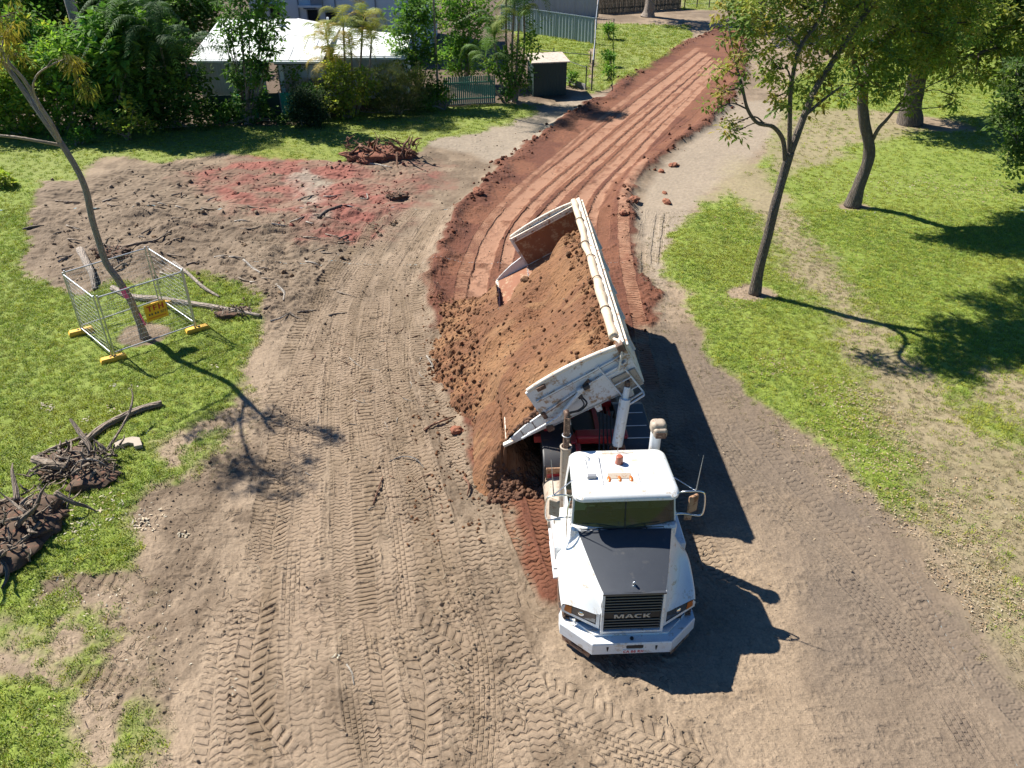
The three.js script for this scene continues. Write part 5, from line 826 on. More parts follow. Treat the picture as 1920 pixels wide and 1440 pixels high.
{
  const near = [11, 12, 13].map((k) => tuft(16, .075, .0062, .085, k)), bladeMat = phys({ color: 0xffffff, roughness: .85, transmission: .4, side: THREE.DoubleSide });
  const lists = near.map(() => []), dry = near.map(() => []), far = near.map(() => []);
  srand(808);
  const put = (list, x, z, s, c) => list[(rnd() * list.length) | 0].push([x, groundY(x, z), z, s, c, .12]);
  const GREEN = [[.245, .335, .012], [.29, .365, .013], [.19, .29, .012], [.35, .37, .018]], STRAW = [[.3, .25, .125], [.26, .215, .1], [.34, .285, .16], [.25, .225, .09]];
  const pick = (l) => l[(rnd() * l.length) | 0];
  const inFrame = (x, z, m) => { const dep = -z * Math.cos(PITCH) + CAM_H * Math.sin(PITCH); return Math.abs(x) < dep * .62 + m; };
  for (let k = 0; k < 150000; k++) {   // near lawns
    const x = rr(-20, 20), z = rr(-31, -6.5); if (!inFrame(x, z, 2)) continue; const g = grassAt(NEAR, x, z), patch = fbm(x * .6 + 70, z * .6, 3);
    if (g > .08 && rnd() < g * (.45 + 1.1 * patch)) { const yel = sstep(.5, .72, fbm(x * .35 + 15, z * .35, 2)), c = pick(GREEN); put(lists, x, z, rr(.7, 1.25) * (.75 + .5 * patch), colr([mix(c[0], .34, yel * .5), mix(c[1], .35, yel * .4), c[2] * 1.1], .3)); }
    else { const d = Math.max(NEAR.z('dry', x, z), NEAR.z('dry2', x, z), NEAR.z('dry3', x, z)); if (d > -.4 ? rnd() < .5 : (NEAR.z('lawnR', x, z) > -1.0 && rnd() < .14) || (NEAR.z('mixL', x, z) > -.3 && rnd() < .2) || (NEAR.z('mixL1', x, z) > -.3 && rnd() < .25)) put(dry, x, z, rr(.45, .9), colr(pick(STRAW), .2)); }
  }
  for (let k = 0; k < 95000; k++) {
    const z = -31 - 55 * Math.pow(rnd(), 1.3), x = rr(-40, 50); if (!inFrame(x, z, 3)) continue; const g = grassAt(FAR, x, z), s = mix(1.3, 2.4, sstep(-31, -70, z));
    if (g > .1 && rnd() < g * .95) { const yel = sstep(.45, .7, fbm(x * .2 + 15, z * .2, 3)), c = pick(GREEN); put(far, x, z, rr(.7, 1.1) * s, colr([mix(c[0], .34, yel * .5), mix(c[1], .35, yel * .3), c[2] * 1.1], .22)); }
    else if (FAR.z('dry2', x, z) > -.5 && rnd() < .3) put(far, x, z, rr(.5, .8) * s, colr(pick(STRAW), .2));
  }
  const lawn = (name, ls, gs) => { const root = new THREE.Group(); root.name = name; root.userData.kind = 'stuff'; scene.add(root); ls.forEach((l, i) => l.length && root.add(scatter('grass_tuft', gs[i], bladeMat, l))); };
  lawn('lawn_grass', lists, near); lawn('dry_grass', dry, near); lawn('distant_grass', far, near);
  // dead leaves
  const flake = (k) => { srand(k); const rows = []; for (let i = 0; i <= 3; i++) { const t = i / 3, w = .022 * Math.sin(Math.PI * (.12 + .82 * t)); rows.push([V(-w, .012 * Math.sin(t * 3), t * .11 - .055), V(0, -.002 + .01 * Math.sin(t * 3.3), t * .11 - .055), V(w, .012 * Math.sin(t * 2.5 + .4), t * .11 - .055)]); } return skin(rows); };
  const fl = [flake(1), flake(2)], ll = [[], []], pale = [[], []];
  const heapOf = (px, py, rx, ry, n, cl, big = 1) => { for (let k = 0; k < n; k++) { const a = rr(0, 6.28), q = Math.sqrt(rnd()), [x, z] = G(px + Math.cos(a) * q * rx, py + Math.sin(a) * q * ry); cl[(rnd() * 2) | 0].push([x, groundY(x, z) + rr(.01, .035), z, rr(.35, .75) * big * (cl === ll ? .85 : 1), cl === ll ? colr(pick([[.33, .245, .15], [.26, .175, .095], [.39, .31, .21]]), .2) : colr([.4, .35, .26], .25), .5]); } };
  srand(909);
  for (const [px, py, rx, ry, n] of [[1480, 680, 60, 30, 140], [1560, 740, 60, 30, 260], [1620, 770, 60, 40, 420], [1650, 810, 50, 40, 260], [1690, 860, 60, 40, 260], [1440, 690, 40, 20, 80], [1530, 820, 90, 40, 200], [1620, 900, 70, 50, 320], [1720, 960, 80, 50, 420], [1800, 1060, 70, 60, 420], [1860, 1130, 60, 60, 420], [1840, 960, 90, 80, 360], [1380, 560, 50, 20, 100], [1440, 470, 90, 60, 120], [1600, 350, 120, 30, 120], [1750, 350, 120, 25, 240], [1850, 360, 80, 20, 160], [1680, 470, 160, 60, 160], [1400, 400, 60, 60, 60], [150, 940, 90, 40, 60], [200, 1120, 90, 80, 60], [120, 1330, 110, 90, 60], [1480, 1000, 260, 200, 90]]) heapOf(px, py, rx, ry, n, ll, py < 420 ? 1.3 : 1);
  for (const [px, py, rx, ry, n] of [[90, 766, 14, 8, 28], [215, 772, 18, 9, 12], [165, 790, 12, 6, 12], [180, 960, 60, 35, 70], [140, 1000, 50, 25, 40], [265, 985, 20, 12, 30], [345, 1004, 10, 6, 16], [290, 970, 30, 30, 18], [90, 830, 50, 30, 8], [220, 728, 14, 6, 8], [250, 730, 10, 6, 10], [405, 690, 8, 4, 6], [110, 1130, 60, 60, 24], [190, 1150, 60, 60, 26], [1380, 360, 5, 3, 2], [1740, 340, 160, 20, 60], [1600, 400, 60, 15, 14], [630, 1232, 6, 5, 10], [440, 1290, 8, 20, 5], [300, 1200, 70, 120, 20]]) heapOf(px, py, rx, ry, n, pale, py > 1100 ? .8 : 1.25);
  const lm = std({ color: 0xffffff, roughness: .85, side: THREE.DoubleSide });
  for (const [nm, L] of [['fallen_leaves', ll], ['pale_bark_scraps', pale]]) { const root = new THREE.Group(); root.name = nm; root.userData.kind = 'stuff'; scene.add(root); L.forEach((l, i) => root.add(scatter('dead_leaf', fl[i], lm, l))); }
}
console.log('grass built');
// ------------------------------------------------------------------ safety fence round the slim tree
{
  const galv = std({ map: skinTex(128, .7, [.50, .51, .52], [.42, .43, .44], [.34, .33, .31], .2), metalness: .75, roughness: .42 }), wire = std({ color: lin(.42, .43, .44), metalness: .7, roughness: .5 }), yel = std({ map: skinTex(128, .5, [.72, .42, .03], [.62, .36, .03], [.45, .30, .12], .2), roughness: .6 });
  const B = V(-11.17, 0, -19.75), C = V(-9.33, 0, -21.4), D = V(-10.94, 0, -22.97), A = V(-12.72, 0, -21.25), Hf = 1.86;
  const F = thing('safety_fence', 'square wire mesh safety fence on yellow feet round the slim tree', 'fence', [B.x, 0, B.z]), lo = (p, y) => V(p.x - B.x, y, p.z - B.z);
  const panel = (a, b) => {
    const y = Math.min(groundY(a.x, a.z), groundY(b.x, b.z)) + .1, d = b.clone().sub(a).normalize(), p0 = lo(a, y).add(d.clone().multiplyScalar(.07)), p1 = lo(b, y).sub(d.clone().multiplyScalar(.07)), L = p0.distanceTo(p1), up = (p, h) => p.clone().add(V(0, h, 0)), P = (t, h) => up(p0.clone().lerp(p1, t), h);
    const T = part(F, 'panel_frame', [bar(p0, up(p0, Hf + .06), .021, 10), bar(p1, up(p1, Hf + .06), .021, 10), bar(P(0, .14), P(1, .14), .02, 10), bar(P(0, Hf), P(1, Hf), .02, 10)], galv);
    const w = [], nv = Math.round(L / .075); for (let k = 1; k < nv; k++) w.push(bar(P(k / nv, .14), P(k / nv, Hf), .0025, 4)); for (let k = 1; k < 12; k++) w.push(bar(P(0, .14 + k * (Hf - .14) / 12), P(1, .14 + k * (Hf - .14) / 12), .0025, 4));
    part(T, 'wire_mesh', w, wire).userData.kind = 'stuff';
  };
  panel(A, B); panel(B, C); panel(C, D); panel(D, A);
  for (const p of [A, B, C, D]) { const y = groundY(p.x, p.z), q = (x, h, z) => V(x * .853 + z * .523, h, -x * .523 + z * .853).add(lo(p, y)), m = part(F, 'yellow_foot', hull([[q(-.34, 0, -.11), q(-.34, 0, .11), q(.34, 0, .11), q(.34, 0, -.11)], [q(-.34, .07, -.11), q(-.34, .07, .11), q(.34, .07, .11), q(.34, .07, -.11)], [q(-.3, .14, -.085), q(-.3, .14, .085), q(.3, .14, .085), q(.3, .14, -.085)]], .3), yel); for (const x of [-.06, .06]) { const c = q(x, .145, 0); part(m, 'socket', new THREE.CylinderGeometry(.03, .03, .02, 10).translate(c.x, c.y, c.z), M.black); } }
  // sign wired to the front panel
  const turn = Math.atan2(-(C.z - B.z), C.x - B.x), sp = B.clone().lerp(C, .58), S = thing('hire_sign', 'yellow sign with red letters wired to the front fence panel', 'sign', [sp.x + .03 * Math.sin(turn) + .02, groundY(sp.x, sp.z) + 1.05, sp.z + .035], turn);
  part(S, 'board', rbox(.62, .52, .006, 0, 0, 0, .002), std({ color: lin(.78, .44, .02), roughness: .5 }));
  part(S, 'red_lettering', text('TFH', .17, .003, 0, 0, 0).scale(1.15, 1, 1).translate(0, .12, .0035), std({ color: lin(.42, .012, .02), roughness: .5 }));
  part(S, 'number_lettering', [text('077', .075, .003, .2, -.06, .0035), ...[-.2, -.13, -.03, .04].map((x) => box(.045, .06, .003, x, -.06, .0045))], std({ color: lin(.06, .06, .05), roughness: .6 }));
  part(S, 'orange_strip', box(.5, .04, .003, 0, -.17, .0045), std({ color: lin(.62, .2, .02), roughness: .5 }));
}
// ------------------------------------------------------------------ torn-out roots, logs and stones
const GP = (px, py, h = 0) => { const [x, z] = G(px, py, h); return V(x, groundY(x, z) + h, z); };
function wiggle(a, dir, len, bend, n = 4) { const p = [a.clone()], d = dir.clone().normalize(); for (let i = 0; i < n; i++) { d.add(V(rr(-bend, bend), rr(-bend, bend) * .7, rr(-bend, bend))).normalize(); p.push(p[i].clone().add(d.clone().multiplyScalar(len / n))); } return p; }
function rootPile(name, label, px, py, w, h, d, nBig, nSmall, mat, mat2, k) {
  srand(k); const c = GP(px, py), T = thing(name, label, 'root pile', [c.x, c.y, c.z]);
  part(T, 'earth_clump', [0, 1, 2, 3].map((q) => lump(1, w * .27, h * .26, d * .33, q * 3 + k, 4, .6).translate(rr(-.3, .3) * w, h * .12, rr(-.25, .25) * d)), mat2);
  for (let i = 0; i < nBig; i++) { const a = V(rr(-.45, .45) * w, rr(.05, .7) * h, rr(-.4, .4) * d), r = rr(.035, .09) * Math.min(1, h), p = wiggle(a, V(rr(-1, 1), rr(-.5, .7), rr(-1, 1)), rr(.5, 1.2) * h * 1.1, .45); p.forEach((q) => { q.y = clamp(q.y, .03, h * 1.05); }); part(T, 'root', limb(p, [r, r * .85, r * .7, r * .5, r * .2], 8, .25), mat, false); }
  const s = []; for (let i = 0; i < nSmall; i++) { const a = V(rr(-.5, .5) * w, rr(.0, .8) * h, rr(-.45, .45) * d), r = rr(.008, .028), p = wiggle(a, V(rr(-1, 1), rr(-.4, .8), rr(-1, 1)), rr(.25, .7) * h, .6); p.forEach((q) => { q.y = Math.max(q.y, .01); }); s.push(limb(p, [r, r, r * .8, r * .6, .003], 5, .2, 2, false)); }
  part(T, 'fine_root', s, mat, false).userData.kind = 'stuff'; return T;
}
M.clump = std({ map: skinTex(256, .8, [.12, .08, .055], [.075, .05, .035], [.19, .09, .06], .3), roughness: 1 });
M.clumpRed = std({ map: skinTex(256, .8, [.2, .075, .045], [.13, .055, .035], [.32, .12, .08], .3), roughness: 1 });
rootPile('stump_pile', 'heap of reddish torn-out stumps and roots beyond the pink dirt', 715, 302, 3.3, .95, 1.7, 34, 120, M.rootRed, M.clumpRed, 71);
rootPile('root_pile', 'tangle of dark roots and broken limbs on the grass left of the tracks', 150, 885, 1.9, .55, 1.3, 34, 160, M.deadwood, M.clump, 72);
rootPile('root_ball', 'large dark upturned root ball with logs and reddish earth at the left edge', 12, 1010, 1.9, .85, 2.0, 40, 150, M.deadwood, M.clump, 73);
rootPile('root_clump', 'dark root clump under the end of the fallen limb right of the fence', 440, 594, 1.1, .34, .6, 10, 50, M.deadwood, M.clump, 74);
rootPile('root_clump', 'upturned stump clump behind the wire fence', 205, 482, 1.3, .5, .8, 9, 36, M.deadwood, M.clump, 75);
rootPile('root_clump', 'small dark root clump at the edge of the pink dirt', 740, 372, .9, .3, .6, 7, 34, M.rootRed, M.clump, 76);
function log(name, label, pts, radii, mat = M.deadwood, group, cat = 'branch') { const P = pts.map(([x, y, h = 0]) => GP(x, y, h)), b = P[0], T = thing(name, label, cat, [b.x, b.y, b.z], 0, group); part(T, 'wood', limb(P.map((p, i) => p.clone().sub(b).add(V(0, radii[i] * .7, 0))), radii, 10, .18, 5), mat, false); return T; }
srand(66);
log('fallen_log', 'thick barky log reaching from the root tangle towards the fence', [[155, 842], [195, 808], [235, 786], [270, 772], [306, 764]], [.09, .1, .1, .1, .09]);
log('fallen_branch', 'thin curved branch standing up out of the root tangle', [[200, 852], [216, 826, .15], [234, 800, .3], [246, 770, .5], [250, 745, .65], [247, 733, .75]], [.035, .034, .03, .028, .02, .012]);
log('fallen_log', 'short cut log lying across the front of the root tangle', [[66, 868, .18], [100, 878, .18], [134, 884, .16]], [.1, .11, .1]);
log('fallen_branch', 'long bent branch on the grass behind the short cut log', [[72, 862, .1], [100, 846, .05], [140, 830], [165, 818]], [.05, .05, .05, .04]);
log('fallen_branch', 'forked upright branch rising from the middle of the root tangle', [[165, 870, .1], [172, 850, .3], [150, 815, .5], [133, 790, .7]], [.06, .06, .055, .03]);
log('fallen_branch', 'pale crooked stick over the right side of the root tangle', [[144, 872, .35], [162, 866, .4], [185, 870, .35], [208, 882, .2]], [.02, .022, .02, .012], M.barkPale);
log('fallen_log', 'grey log stump propped behind the wire fence', [[152, 476], [165, 500, .1], [174, 520, .1], [178, 545]], [.13, .12, .1, .07], M.barkGrey);
log('fallen_log', 'long pale fallen limb lying past the fence sign to the dirt', [[212, 545], [250, 562], [300, 568], [345, 573], [400, 582], [450, 594], [490, 602]], [.1, .1, .1, .1, .09, .08, .05], M.barkGrey);
log('fallen_branch', 'straight pale branch slanting down right of the fence', [[328, 500], [355, 520, .05], [385, 545, .05], [412, 560]], [.06, .06, .05, .04], M.barkGrey);
log('fallen_branch', 'thin dark branch lying on the earth behind the fence', [[225, 472], [265, 466], [290, 458], [325, 435]], [.05, .045, .04, .02]);
log('fallen_branch', 'short pale stick on the dug earth right of the fence', [[458, 495], [475, 508], [490, 520]], [.04, .04, .03], M.barkPale);
log('fallen_branch', 'small forked stick near the grass corner beside the dirt', [[520, 545], [535, 560], [533, 572]], [.04, .035, .02], M.barkPale);
log('fallen_branch', 'dark stick across the pink dirt', [[598, 418], [615, 408], [642, 396]], [.07, .06, .05], M.barkDark);
log('fallen_branch', 'pale hooked stick on the pink dirt', [[676, 378], [688, 376], [688, 366]], [.03, .03, .02], M.barkPale);
log('fallen_branch', 'bleached stick below the red stumps', [[690, 312], [712, 316], [735, 320]], [.05, .05, .03], M.barkPale);
log('fallen_branch', 'dark twig on the grass edge far left', [[45, 434], [65, 432], [85, 429]], [.05, .05, .02], M.barkDark);
log('fallen_branch', 'forked root lying on the dirt below the tipped soil', [[795, 810], [812, 800, .04], [835, 790, .05], [855, 783]], [.035, .03, .03, .012], M.rootRed);
log('fallen_branch', 'thin pale root arched over the tyre marks left of the truck', [[730, 868], [752, 858, .04], [778, 862, .06], [795, 878]], [.015, .015, .015, .01], M.barkPale);
log('fallen_branch', 'curled pale root end beside the tyre marks', [[800, 668], [806, 678, .04], [812, 690, .03], [806, 688]], [.02, .022, .02, .01], M.barkPale);
log('fallen_branch', 'long thin root across the tyre marks', [[655, 672], [680, 690], [712, 696]], [.016, .016, .01], M.barkPale);
log('fallen_branch', 'thin root running down between the wheel tracks', [[700, 948], [712, 915, .03], [718, 895, .03]], [.018, .018, .01], M.rootRed);
log('fallen_branch', 'hooked brown root near the spilled soil edge', [[870, 900], [880, 915, .04], [876, 932, .03]], [.03, .028, .015], M.rootRed);
log('fallen_branch', 'pale thin stick lying low among the lower tyre marks', [[650, 1245], [660, 1262], [664, 1285]], [.016, .016, .01], M.barkPale);
for (let k = 0; k < 46; k++) { const t = rnd(), px = mix(rr(560, 640), 880, t * .8) + rr(-60, 60), py = rr(620, 1000), a = rr(0, 6.28), l = rr(10, 30); log('twig', 'loose twig lying among the churned tyre marks', [[px, py], [px + Math.cos(a) * l * .5 + rr(-4, 4), py + Math.sin(a) * l * .35], [px + Math.cos(a) * l, py + Math.sin(a) * l * .7]], [.011, .011, .006], k % 3 ? M.rootRed : M.barkPale, 'twigs on the churned dirt', 'twig'); }
for (let k = 0; k < 80; k++) { const px = rr(100, 640), py = rr(370, 610), a = rr(-.6, .5), l = rr(14, 46); if (grassHere(...G(px, py)) > .6) continue; log('twig', 'broken twig on the dug-over earth behind the fence', [[px, py], [px + Math.cos(a) * l * .5 + rr(-4, 4), py + Math.sin(a) * l * .35, rr(0, .06)], [px + Math.cos(a) * l, py + Math.sin(a) * l * .6]], [.03, .026, .008], k % 3 ? M.deadwood : M.barkPale, 'twigs on the dug earth', 'twig'); }
{ // broken kerb piece
  const p = GP(245, 838), T = thing('broken_concrete', 'pale notched piece of broken concrete on the grass by the root tangle', 'concrete', [p.x, p.y + .02, p.z], .35 + Math.PI);
  part(T, 'slab', extr([[-.3, -.24], [-.12, -.24], [-.1, -.1], [.02, -.02], [.18, -.06], [.3, -.1], [.34, .06], [.26, .18], [-.08, .2], [-.24, .1]], .1, 'xz', 0, .012), std({ map: skinTex(256, .6, [.42, .36, .29], [.36, .30, .24], [.27, .21, .16], .25), roughness: .9 }));
}
const stone = std({ map: skinTex(256, .6, [.27, .10, .055], [.20, .075, .042], [.33, .17, .1], .3), roughness: .95 });
for (const [px, py, r, label] of [[1188, 382, .2, 'red earth clod on the pale strip right of the trailer'], [1250, 380, .17, 'red earth clod with a raised corner near the lawn tip'], [1262, 311, .18, 'red earth clod furthest up the pale strip'], [1240, 322, .12, 'flat red earth clod beside the furthest clod'], [1246, 362, .09, 'little red clod just above the cornered clod'], [1168, 412, .13, 'red clod at the road edge behind the trailer'], [856, 812, .13, 'brown rock at the edge of the spilled soil'], [1003, 266, .16, 'brown clod at the left shoulder of the haul road'], [897, 376, .22, 'dark red clod heap on the left road shoulder']]) { srand(px); const p = GP(px, py), T = thing('earth_clod', label, 'clod', [p.x, p.y + r * .3, p.z], rr(0, 3), 'large clods by the haul road'); part(T, 'clod_body', [lump(r, 1.25, .75, 1, px * .13, 2, .4), lump(r * .4, 1.2, .6, 1, px * .2, 1, .4).translate(r * 1.1, -r * .15, r * .5)], stone); }
console.log('fence and debris built');

// ------------------------------------------------------------------ houses beyond the garden
const wallWhite = std({ map: skinTex(256, 3, [.66, .70, .74], [.62, .66, .70], [.55, .57, .58], .15), roughness: .8 });
const cladGrey = std({ map: skinTex(256, 2, [.48, .55, .60], [.43, .50, .55], [.36, .41, .44], .2), roughness: .7 });
const roofWhite = std({ map: skinTex(256, 2.6, [.78, .79, .79], [.74, .74, .73], [.62, .60, .56], .2), roughness: .45 });
const darkGlass = phys({ color: lin(.02, .022, .026), roughness: .08, clearcoat: .6 });
const trimGrey = std({ color: lin(.22, .24, .27), roughness: .6 });
const beamGrey = std({ color: lin(.16, .17, .19), roughness: .6 });
function roofPlane(a, b, c, d, t = .06) {   // slab over four corners, listed round from the front left
  const up = V(0, t, 0); return hull([[a, b, c, d], [a, b, c, d].map((p) => p.clone().add(up))].map((l) => l.slice().reverse()), .2);
}
{
  const T = thing('bungalow', 'low house with bright white sheet-metal roof behind the garden trees', 'house', [-12, 0, -44.4]);
  const zf = 0, zb = -6, e = 2.72, r = 3.62;
  const wall = part(T, 'front_wall', [box(3.4, 2.7, .16, -2.6, 1.35, -.5)], cladGrey); for (let k = 0; k < 22; k++) part(wall, 'cladding_batten', box(.03, 2.66, .03, -4.25 + k * .155, 1.34, -.41), cladGrey);
  part(T, 'recessed_wall', box(7, 2.5, .16, 2.6, 1.25, -3.2), wallWhite);
  part(T, 'side_wall', [box(.16, 2.7, 5.5, -4.25, 1.35, -3.2), box(.16, 2.6, 3, 6, 1.3, -4.7)], wallWhite);
  const screen = part(T, 'slatted_screen', box(1.0, 1.5, .05, 1.7, .8, -1.2), beamGrey); for (let k = 0; k < 10; k++) part(screen, 'slat', box(.05, 1.5, .04, 1.25 + k * .1, .8, -1.15), trimGrey);
  part(T, 'white_post', [box(.2, 2.5, .2, .1, 1.25, -.2)], wallWhite);
  part(T, 'carport_panel', box(2.0, .85, .08, 1.1, 2.1, -.9), wallWhite);
  part(T, 'carport_beam', box(2.5, .2, .14, 1.05, 2.6, -.12), beamGrey);
  const main = part(T, 'main_roof', [roofPlane(V(-4.5, e, zf), V(0, e, zf - .02), V(0, r, zb), V(-4.5, r, zb)), roofPlane(V(2.4, e - .05, -1.1), V(6.4, e - .05, -1.1), V(6.4, r - .62, -4.6), V(2.4, 3.28, -5.6))], roofWhite);
  const ribs = (m, x0, x1, n, f) => { for (let k = 0; k <= n; k++) { const x = mix(x0, x1, k / n), [a, b] = f(x); part(m, 'roof_rib', beam(a, b, .03, .02), roofWhite); } };
  ribs(main, -4.4, -.1, 6, (x) => [V(x, e + .07, zf), V(x, r + .07, zb)]);
  ribs(main, 2.5, 6.3, 4, (x) => [V(x, e + .02, -1.1), V(x, mix(3.28, r - .62, (x - 2.4) / 4) + .07, mix(-5.6, -4.6, (x - 2.4) / 4))]);
  const wing = part(T, 'wing_roof', [roofPlane(V(-.1, 2.72, .1), V(2.35, 2.72, .1), V(2.35, 3.1, -2.6), V(-.1, 3.45, -2.6)), roofPlane(V(-.1, 3.47, -2.62), V(2.38, 3.12, -2.62), V(2.38, 3.3, -5.6), V(-.1, r + .03, -6))], roofWhite);
  ribs(wing, .05, 2.25, 4, (x) => [V(x, 2.79, .1), V(x, mix(3.45, 3.1, (x + .1) / 2.45) + .07, -2.6)]);
  part(T, 'gutter', [box(4.5, .1, .12, -2.25, e - .03, .07), box(2.5, .1, .12, 1.12, 2.68, .18), box(4, .1, .12, 4.4, e - .1, -1.03)], wallWhite);
  part(T, 'roof_vent', [new THREE.CylinderGeometry(.14, .14, .25, 14).translate(-.9, 3.55, -5), new THREE.SphereGeometry(.2, 14, 8).translate(-.9, 3.75, -5)], roofWhite);
  part(T, 'vent_pipe', [bar(V(2.0, 3.2, -4), V(2.0, 4.1, -4), .06, 10)], wallWhite);
}
{
  const z = -58, L = at(470, 30, z).x, R = at(800, 30, z).x, T = thing('two_storey_house', 'tall white two-storey house wall with dark windows at the top', 'house', [L, 0, z]);
  const W = R - L, px = (x) => at(x, 30, z).x - L, py = (y) => at(600, y, z).y;
  part(T, 'wall', [box(W, 6.2, 8, W / 2, 3.1, -4)], wallWhite);
  part(T, 'roof', [box(W + .8, .2, 8.8, W / 2, 6.3, -4)], roofWhite);
  for (const [a, b, t, bt] of [[508, 526, 13, 40], [577, 598, 18, 49], [611, 630, 23, 50], [661, 687, 28, 54], [770, 790, 0, 20]]) {
    const x0 = px(a), x1 = px(b), y0 = py(bt), y1 = py(t), w = part(T, 'window', box(x1 - x0, y1 - y0, .04, (x0 + x1) / 2, (y0 + y1) / 2, .03), darkGlass);
    part(w, 'window_frame', [box(.06, y1 - y0, .06, x0, (y0 + y1) / 2, .05), box(.06, y1 - y0, .06, x1, (y0 + y1) / 2, .05), box(x1 - x0, .06, .06, (x0 + x1) / 2, y0, .05)], trimGrey);
    for (let k = 0; k < 5; k++) part(w, 'hood_slat', box((x1 - x0) * .24, .02, .5, mix(x0, x1, (k + .5) / 5) - .1, y1 + .12 + .03, .28, .1, 0, -.25), trimGrey);
  }
  for (const a of [562, 631, 706]) part(T, 'downpipe', bar(V(px(a), 0, .06), V(px(a), 6.1, .06), .045, 8), trimGrey);
  part(T, 'balcony_band', [box(px(608) - px(564), .12, .5, (px(564) + px(608)) / 2, py(10), .25)], wallWhite);
  part(T, 'air_conditioner', rbox(.75, .55, .3, px(598), py(3), .2, .04), trimGrey);
  part(T, 'stair_rail', [bar(V(px(520), py(32), .6), V(px(700), py(46), .6), .025, 6), bar(V(px(558), py(42), .6), V(px(558), py(30), .6), .025, 6)], trimGrey);
}
{
  const c = at(712, 84, -50), T = thing('shade_sail', 'teal shade canopy behind the golden palms', 'canopy', [c.x, 0, c.z]);
  part(T, 'canopy_cloth', roofPlane(V(-.8, c.y - .1, .6), V(.8, c.y, .6), V(.75, c.y + .25, -.8), V(-.7, c.y + .3, -.8), .02), std({ color: lin(.03, .42, .33), roughness: .7 }));
  for (const x of [-.75, .75]) part(T, 'canopy_post', bar(V(x, 0, .55), V(x, c.y - .05, .55), .03, 8), trimGrey);
}
// ------------------------------------------------------------------ fences and shed
{
  const cloth = std({ map: skinTex(128, .8, [.018, .045, .042], [.025, .06, .055], [.04, .06, .05], .2), roughness: .9 }), teal = std({ color: lin(.03, .30, .20), roughness: .8 });
  const a = GB(395, 232), b = GB(612, 222), L = a.distanceTo(b), T = thing('shade_cloth_fence', 'dark green shade-cloth fence with teal patches below the bungalow', 'fence', [a.x, 0, a.z - .5], Math.atan2(-(b.z - a.z), b.x - a.x));
  for (let k = 0; k < 5; k++) part(T, 'cloth_panel', box(L / 5 - .04, 1.25, .03, (k + .5) * L / 5, .64, 0), k === 1 || k === 3 ? teal : cloth);
  for (let k = 0; k <= 5; k++) part(T, 'post', bar(V(k * L / 5, 0, .03), V(k * L / 5, 1.35, .03), .03, 8), trimGrey);
}
{
  const green = std({ map: skinTex(128, 1, [.10, .25, .17], [.085, .21, .145], [.14, .26, .19], .25), roughness: .75 });
  const a = GB(833, 197), b = GB(929, 192), L = a.distanceTo(b), T = thing('picket_fence', 'green timber picket fence beside the garden shrubs', 'fence', [a.x, a.y, a.z], Math.atan2(-(b.z - a.z), b.x - a.x));
  const n = 25; srand(3); for (let k = 0; k < n; k++) part(T, 'picket', extr([[-.04, 0], [.04, 0], [.04, 1.42], [0, 1.47], [-.04, 1.42]], .02).translate((k + .5) * L / n, .04 + rr(-.02, .02), 0), green);
  for (const y of [.3, 1.15]) part(T, 'rail', box(L, .08, .05, L / 2, y, -.04), green);
  part(T, 'bottom_board', box(L, .06, .03, L / 2, .03, .03), std({ color: lin(.4, .42, .3), roughness: .8 }));
}
{
  const a = GB(1000, 181), b = GB(1061, 178), L = a.distanceTo(b), T = thing('garden_shed', 'dark green ribbed garden shed with pale flat roof', 'shed', [a.x, a.y, a.z], Math.atan2(-(b.z - a.z), b.x - a.x)), g = std({ map: skinTex(128, 1, [.022, .05, .045], [.018, .04, .037], [.035, .055, .05], .2), roughness: .6 });
  const w = part(T, 'wall', box(L, 1.85, 1.7, L / 2, .95, -.86), g); for (let k = 0; k < 12; k++) { part(w, 'wall_rib', box(.03, 1.82, .025, (k + .5) * L / 12, .95, 0), g); part(w, 'wall_rib', box(.025, 1.82, .03, L + .008, .95, -.08 - k * .14), g); }
  part(T, 'roof', [box(L + .3, .06, 2.0, L / 2, 1.93, -.86, .05)], std({ map: skinTex(128, 1, [.52, .45, .38], [.45, .38, .32], [.32, .24, .18], .3), roughness: .7 }));
}
function sheetFence(label, a, b, h, n) {
  const m = std({ map: skinTex(128, 1.5, [.28, .34, .37], [.25, .31, .34], [.22, .27, .29], .2), roughness: .55 }), L = a.distanceTo(b), T = thing('sheet_metal_fence', label, 'fence', [a.x, a.y, a.z], Math.atan2(-(b.z - a.z), b.x - a.x), 'grey sheet-metal fences of the yard');
  for (let k = 0; k < n; k++) { const w = L / n, pts = []; for (let q = 0; q <= 24; q++) { const x = w * q / 24, z = [0, .02, .02, 0][q % 4] ; pts.push([x, z]); } const rows = [[], []]; for (const [x, z] of pts) { rows[0].push(V(k * w + x, .03, z)); rows[1].push(V(k * w + x, h, z)); } const s = part(T, 'fence_sheet', [skin(rows, .3), flip(skin(rows, .3).translate(0, 0, -.004))], m); part(s, 'post', box(.06, h + .04, .06, k * w, h / 2 + .03, 0), m); }
  part(T, 'top_rail', box(L, .05, .05, L / 2, h + .02, .01), m); part(T, 'bottom_rail', box(L, .05, .05, L / 2, .04, .01), m);
}
sheetFence('grey sheet-metal fence slanting across the back of the green yard', GB(940, 55), GB(1113, 83), 1.75, 5);
sheetFence('further grey sheet-metal fence above the slanting one', GB(960, 31), GB(1118, 34), 1.75, 4);
